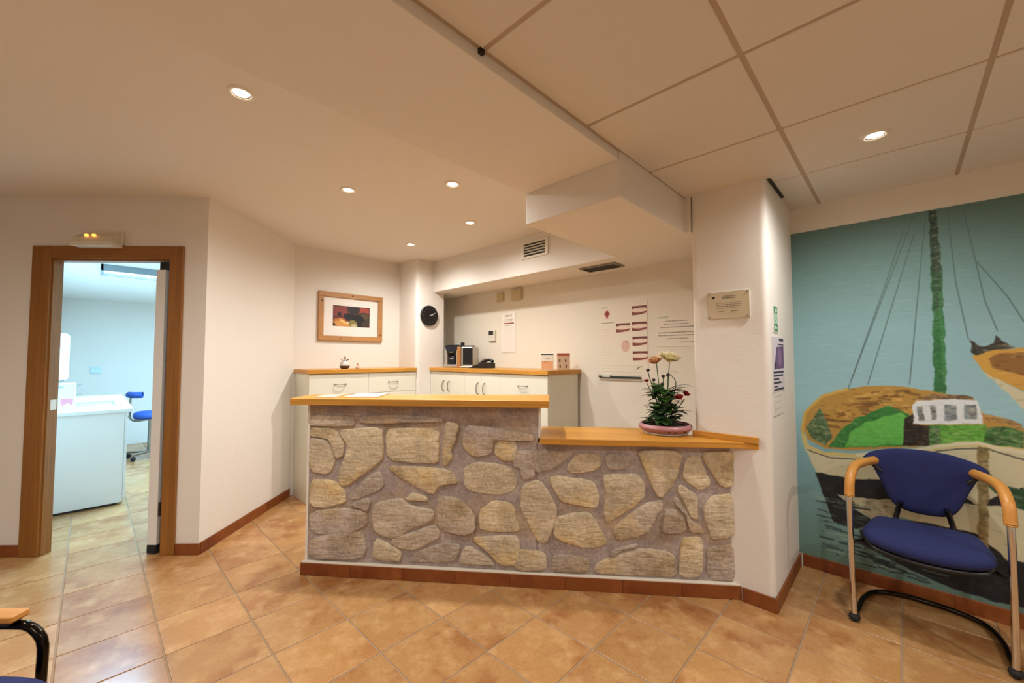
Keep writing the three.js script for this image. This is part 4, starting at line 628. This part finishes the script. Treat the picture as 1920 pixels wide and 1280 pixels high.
// ---------- chairs ----------
{ // visitor chair in front of the painting
  const t = thing('visitor_chair', 'blue fabric armchair with wooden arms standing before the boat painting', 'chair', [0.06, 0, -2.95], -0.03);
  const fr = (s) => tube([[0.19 * s, 0.765, -0.12], [0.225 * s, 0.765, 0.02], [0.25 * s, 0.76, 0.12], [0.262 * s, 0.70, 0.2], [0.264 * s, 0.62, 0.222], [0.264 * s, 0.4, 0.222], [0.262 * s, 0.15, 0.221], [0.26 * s, 0.04, 0.218]], 0.0125, 40, 10);
  for (const s of [-1, 1]) {
    mesh('upright', fr(s), M.chrome, t);
    mesh('armrest', tube([[0.185 * s, 0.768, -0.10], [0.222 * s, 0.772, 0.02], [0.25 * s, 0.762, 0.12], [0.262 * s, 0.71, 0.2], [0.264 * s, 0.633, 0.222]], 0.0215, 30, 12), M.beech, t);
    mesh('arm_end', new THREE.SphereGeometry(0.0215, 12, 8).scale(1, 0.35, 1).translate(0.264 * s, 0.632, 0.222), M.beech, t);
    mesh('foot', new THREE.SphereGeometry(0.022, 12, 8).scale(1.1, 0.9, 1.4).translate(0.26 * s, 0.02, 0.212), M.rubber, t);
    mesh('bracket', tube([[0.085 * s, 0.56, -0.12], [0.1 * s, 0.5, -0.14], [0.11 * s, 0.44, -0.12], [0.1 * s, 0.42, -0.02]], 0.012, 16, 8), M.black, t);
    mesh('arm_bracket', tube([[0.215 * s, 0.76, -0.1], [0.19 * s, 0.735, -0.13], [0.16 * s, 0.71, -0.13]], 0.01, 10, 8), M.black, t);
  }
  mesh('floor_runner', tube([[-0.26, 0.03, 0.215], [-0.255, 0.018, 0.12], [-0.245, 0.016, -0.04], [-0.2, 0.016, -0.17], [-0.1, 0.016, -0.225], [0, 0.016, -0.235], [0.1, 0.016, -0.225], [0.2, 0.016, -0.17], [0.245, 0.016, -0.04], [0.255, 0.018, 0.12], [0.26, 0.03, 0.215]], 0.0125, 80, 10), std('#3a332e', 0.22, { metalness: 1 }), t);
  mesh('crossbar', tube([[-0.262, 0.4, 0.21], [-0.15, 0.4, 0.12], [0.15, 0.4, 0.12], [0.262, 0.4, 0.21]], 0.011, 20, 8, 0.2), M.black, t);
  // backrest: shield-shaped pad bent about the sitter
  const bend = (g, k, z0) => { const p = g.attributes.position; for (let i = 0; i < p.count; i++) p.setZ(i, p.getZ(i) + k * p.getX(i) ** 2 + z0 - 0.12 * Math.max(0, p.getY(i) - 0.5)); g.computeVertexNormals(); return g; };
  mesh('backrest', bend(padGeo([[-0.235, 0.775], [-0.205, 0.745], [-0.167, 0.66], [-0.133, 0.57], [-0.089, 0.52], [0, 0.505], [0.089, 0.52], [0.133, 0.57], [0.167, 0.66], [0.205, 0.745], [0.235, 0.775], [0.2, 0.808], [0.111, 0.833], [0, 0.84], [-0.111, 0.833], [-0.2, 0.808]], 0.042), 1.1, -0.15), M.blue, t);
  mesh('backrest_shell', bend(padGeo([[-0.195, 0.775], [-0.14, 0.66], [-0.11, 0.57], [-0.07, 0.53], [0, 0.517], [0.07, 0.53], [0.11, 0.57], [0.14, 0.66], [0.195, 0.775], [0.1, 0.82], [0, 0.828], [-0.1, 0.82]], 0.02), 1.1, -0.178), M.black, t);
  const seatO = [[-0.225, 0.19], [-0.2, -0.03], [-0.15, -0.1], [0, -0.12], [0.15, -0.1], [0.2, -0.03], [0.225, 0.19], [0.19, 0.245], [0.1, 0.27], [0, 0.277], [-0.1, 0.27], [-0.19, 0.245]];
  const seatG = (o, th, y) => { const g = padGeo(o.map(([a, b]) => [a, -b]), th).rotateX(-Math.PI / 2).translate(0, y, 0); const p = g.attributes.position; for (let i = 0; i < p.count; i++) p.setY(i, p.getY(i) - 0.5 * Math.max(0, p.getZ(i) - 0.15) ** 1.5 + 0.25 * p.getX(i) ** 2); g.computeVertexNormals(); return g; };
  mesh('seat', seatG(seatO, 0.07, 0.445), M.blue, t);
  mesh('seat_shell', seatG(seatO.map(([a, b]) => [a * 0.96, b * 0.96]), 0.03, 0.402), M.black, t);
}
function padGeo(outline, th) { // cushion: smooth outline, domed front and back
  const c = new THREE.SplineCurve([...outline, outline[0]].map(([x, y]) => new THREE.Vector2(x, y))), pts = c.getPoints(56).slice(0, -1), n = pts.length;
  let cx = 0, cy = 0; pts.forEach((p) => { cx += p.x / n; cy += p.y / n; });
  const prof = [[0, 0.5], [0.45, 0.5], [0.78, 0.46], [0.93, 0.34], [1, 0], [0.95, -0.34], [0.8, -0.44], [0, -0.46]], pos = [], uv = [], idx = [];
  prof.forEach(([s, z]) => pts.forEach((p) => { const x = cx + (p.x - cx) * s, y = cy + (p.y - cy) * s; pos.push(x, y, z * th); uv.push(x, y); }));
  for (let k = 0; k < prof.length - 1; k++) for (let i = 0; i < n; i++) { const a = k * n + i, b = k * n + (i + 1) % n; idx.push(a, a + n, b, b, a + n, b + n); }
  const g = new THREE.BufferGeometry(); g.setAttribute('position', new THREE.Float32BufferAttribute(pos, 3)); g.setAttribute('uv', new THREE.Float32BufferAttribute(uv, 2)); g.setIndex(idx);
  // outline may run either way round: keep the faces outward
  let ar = 0; pts.forEach((p, i) => { const q = pts[(i + 1) % n]; ar += p.x * q.y - q.x * p.y; }); if (ar < 0) { const I = g.index.array; for (let i = 0; i < I.length; i += 3) { const s = I[i]; I[i] = I[i + 1]; I[i + 1] = s; } }
  g.computeVertexNormals(); return g;
}
{ // waiting chair at the left edge, its front towards the counter end of the room
  const t = thing('waiting_chair', 'blue waiting chair with flat wooden armrests on dark metal tubes near the doorway', 'chair', [-1.77, 0, 0.44], 134 * R);
  const dk = std('#2a2622', 0.2, { metalness: 1 });
  for (const s of [-1, 1]) {
    mesh('frame', tube([[0.29 * s, 0.012, -0.25], [0.29 * s, 0.012, 0.16], [0.29 * s, 0.03, 0.2], [0.29 * s, 0.08, 0.215], [0.29 * s, 0.3, 0.225], [0.29 * s, 0.50, 0.232], [0.29 * s, 0.54, 0.222], [0.29 * s, 0.567, 0.19], [0.29 * s, 0.571, 0.14], [0.29 * s, 0.571, -0.2], [0.29 * s, 0.575, -0.26]], 0.0125, 70, 10, 0.3), dk, t);
    mesh('armrest', box(0.05, 0.022, 0.33, 0.29 * s, 0.596, 0.0, 0.008, 'z'), M.beech, t);
    mesh('arm_support', box(0.034, 0.012, 0.3, 0.29 * s, 0.582, 0.0, 0.004), M.black, t);
  }
  mesh('crossbar', tube([[-0.29, 0.40, 0.12], [0.29, 0.40, 0.12]], 0.011, 4, 8), dk, t); mesh('crossbar', tube([[-0.29, 0.40, -0.15], [0.29, 0.40, -0.15]], 0.011, 4, 8), dk, t);
  for (const s of [-1, 1]) for (const z of [-0.15, 0.12]) mesh('frame_stud', box(0.02, 0.03, 0.03, 0.285 * s, 0.4, z, 0.004), dk, t);
  mesh('seat', padGeo([[-0.23, -0.22], [0.23, -0.22], [0.25, 0.05], [0.245, 0.29], [0.19, 0.345], [0, 0.36], [-0.19, 0.345], [-0.245, 0.29], [-0.25, 0.05]].map(([a, b]) => [a, -b]), 0.07).rotateX(-Math.PI / 2).translate(0, 0.445, 0), M.blue, t);
  mesh('backrest', padGeo([[-0.22, 0.52], [0.22, 0.52], [0.23, 0.68], [0.2, 0.84], [0, 0.86], [-0.2, 0.84], [-0.23, 0.68]], 0.05).translate(0, 0, -0.27), M.blue, t);
  for (const s of [-1, 1]) mesh('back_post', tube([[0.12 * s, 0.4, -0.15], [0.12 * s, 0.42, -0.28], [0.12 * s, 0.6, -0.31]], 0.011, 14, 8), dk, t);
}
// ---------- treatment room ----------
{
  const c = thing('sink_counter', 'white sink counter with wide worktop in the treatment room', 'counter', [0, 0, 0]);
  mesh('body', span(-7.26, -5.2, 0.02, 0.84, -0.235, 0.298, 0.003), M.cool, c);
  mesh('plinth', span(-7.25, -5.215, 0, 0.02, -0.2, 0.298), M.dark, c);
  for (let k = 0; k < 4; k++) { const x0 = -7.255 + k * 0.513; const d = mesh('door', span(x0 + 0.002, x0 + 0.511, 0.05, 0.835, -0.255, -0.236, 0.003), M.cool, c); mesh('handle', span(x0 + 0.2, x0 + 0.31, 0.76, 0.772, -0.275, -0.256, 0.003), M.steel, d); }
  mesh('worktop', join([span(-7.28, -6.25, 0.84, 0.872, -0.292, 0.298, 0.004), span(-5.6, -5.17, 0.84, 0.872, -0.292, 0.298, 0.004), span(-6.25, -5.6, 0.84, 0.872, -0.292, -0.2, 0.002), span(-6.25, -5.6, 0.84, 0.872, 0.18, 0.298, 0.002)]), M.cool, c);
  mesh('basin', join([span(-6.25, -5.6, 0.855, 0.859, -0.2, 0.18), span(-6.25, -6.235, 0.858, 0.874, -0.2, 0.18), span(-5.615, -5.6, 0.858, 0.874, -0.2, 0.18), span(-6.25, -5.6, 0.858, 0.874, -0.2, -0.185), span(-6.25, -5.6, 0.858, 0.874, 0.165, 0.18)]), std('#b9cfd9', 0.3), c);
  const tap = (label, x, z, h) => { const t = thing('tap', label, 'tap', [x, 0.872, z]); mesh('body', lathe([[0, 0], [0.02, 0], [0.017, 0.05], [0, 0.055]], 16), M.steel, t); mesh('spout', tube([[0, 0.05, 0], [-0.02, h * 0.7, -0.06], [-0.02, h, -0.17]], 0.008, 14, 8), M.steel, t); mesh('lever', tube([[0, 0.055, 0], [0.02, 0.07, -0.03], [0.03, 0.10, -0.11]], 0.007, 10, 8), M.dark, t); };
  tap('steel lever tap at the front of the treatment room basin', -5.75, 0.22, 0.12); tap('steel lever tap with a taller spout behind the basin', -6.12, 0.22, 0.2);
  const b = thing('glove_box', 'clear and pink dispenser box on the treatment room worktop', 'box', [-5.45, 0.872, 0.185], 90 * R);
  mesh('carton', box(0.2, 0.24, 0.1, 0, 0.12, 0, 0.005), std('#dfe6ea', 0.35), b);
  mesh('print', new THREE.PlaneGeometry(0.19, 0.23).translate(0, 0.12, 0.0508), std('#ffffff', 0.5, { map: canvasTex(128, 160, (x) => { x.fillStyle = '#dfe6ea'; x.fillRect(0, 0, 128, 160); x.fillStyle = '#d78f9c'; x.beginPath(); x.moveTo(70, 92); x.lineTo(122, 92); x.lineTo(122, 140); x.lineTo(100, 120); x.lineTo(72, 140); x.fill(); x.fillStyle = '#9fb2bd'; x.fillRect(30, 14, 50, 12); x.fillStyle = '#e9b9bf'; x.fillRect(0, 90, 24, 40); }) }), b);
  const p = thing('towel_dispenser', 'white paper towel dispenser on the treatment room wall', 'dispenser', [-6.0, 1.35, 0.3], 180 * R);
  mesh('cover', box(0.3, 0.46, 0.15, 0, 0, 0.075, 0.03), std('#dfe3e4', 0.4), p); mesh('slot', box(0.22, 0.012, 0.1, 0, -0.229, 0.075), M.dark, p);
  const so = thing('wall_socket', 'white double socket on the far treatment room wall', 'socket', [-8.7, 1.155, -0.055], 90 * R);
  mesh('plate', span(-0.055, 0.055, -0.05, 0.05, 0, 0.012, 0.004), std('#c4dce0', 0.4), so); for (const x of [-0.026, 0.026]) mesh('outlet', cyl(0.018, 0.018, 0.004, 0, 0, 0, 20).rotateX(Math.PI / 2).translate(x, 0, 0.0125), std('#d8e6e8', 0.4), so);
  const s = thing('dental_stool', 'blue swivel stool with curved armrest in the treatment room', 'stool', [-7.36, 0, -0.59], 0.75);
  const sb = std('#1f4a9a', 0.6);
  mesh('seat', lathe([[0, 0.53], [0.17, 0.53], [0.185, 0.56], [0.18, 0.6], [0.15, 0.62], [0, 0.625]], 32), sb, s);
  mesh('seat_plate', cyl(0.14, 0.14, 0.02, 0, 0.52, 0, 24), M.steel, s); mesh('column', cyl(0.025, 0.03, 0.42, 0, 0.3, 0, 16), M.steel, s);
  for (let k = 0; k < 5; k++) { const a = k * 72 * R; mesh('leg', box(0.04, 0.025, 0.24, 0, 0.08, 0.13, 0.008).rotateY(a), M.steel, s); mesh('castor', new THREE.SphereGeometry(0.032, 14, 10).scale(0.7, 1, 1).translate(0, 0.032, 0.235).rotateY(a), M.rubber, s); }
  mesh('arm_bracket', tube([[0, 0.51, 0], [-0.16, 0.495, 0.04], [-0.225, 0.53, 0.06], [-0.235, 0.68, 0.06], [-0.23, 0.82, 0.06]], 0.012, 24, 8), M.steel, s);
  mesh('arm_pad', tube([[-0.25, 0.845, 0.06], [-0.18, 0.845, 0.11], [-0.1, 0.845, 0.12], [-0.04, 0.845, 0.09]], 0.04, 20, 12), sb, s);
  // ceiling panel lamp seen through the doorway, and its neighbour out of sight
  for (const [label, x, z] of [['long ceiling light with a louvre in the treatment room', -5.4, -0.5], ['long ceiling light at the far end of the treatment room', -6.5, -1.35]]) {
    const f = thing('ceiling_light', label, 'light', [x, 2.2, z]);
    mesh('housing', join([span(-0.17, -0.15, -0.06, 0, -0.46, 0.46, 0.003), span(0.15, 0.17, -0.06, 0, -0.46, 0.46, 0.003), span(-0.17, 0.17, -0.06, 0, -0.46, -0.44, 0.003), span(-0.17, 0.17, -0.06, 0, 0.44, 0.46, 0.003), span(-0.16, 0.16, -0.012, 0, -0.45, 0.45)]), std('#8fa3ad', 0.4), f);
    mesh('tube_panel', span(-0.145, 0.145, -0.03, -0.02, -0.435, 0.435), M.coolLamp, f);
    for (let k = 1; k < 8; k++) mesh('louvre', span(-0.148, 0.148, -0.056, -0.034, -0.44 + k * 0.11 - 0.002, -0.44 + k * 0.11 + 0.002), M.white, f);
    const l = new THREE.RectAreaLight(COOL_COLOR, COOL, 0.29, 0.87); l.position.set(0, -0.064, 0); l.rotation.x = -Math.PI / 2; l.name = 'panel_light'; f.add(l);
  }
}
renderer.render(scene, camera);
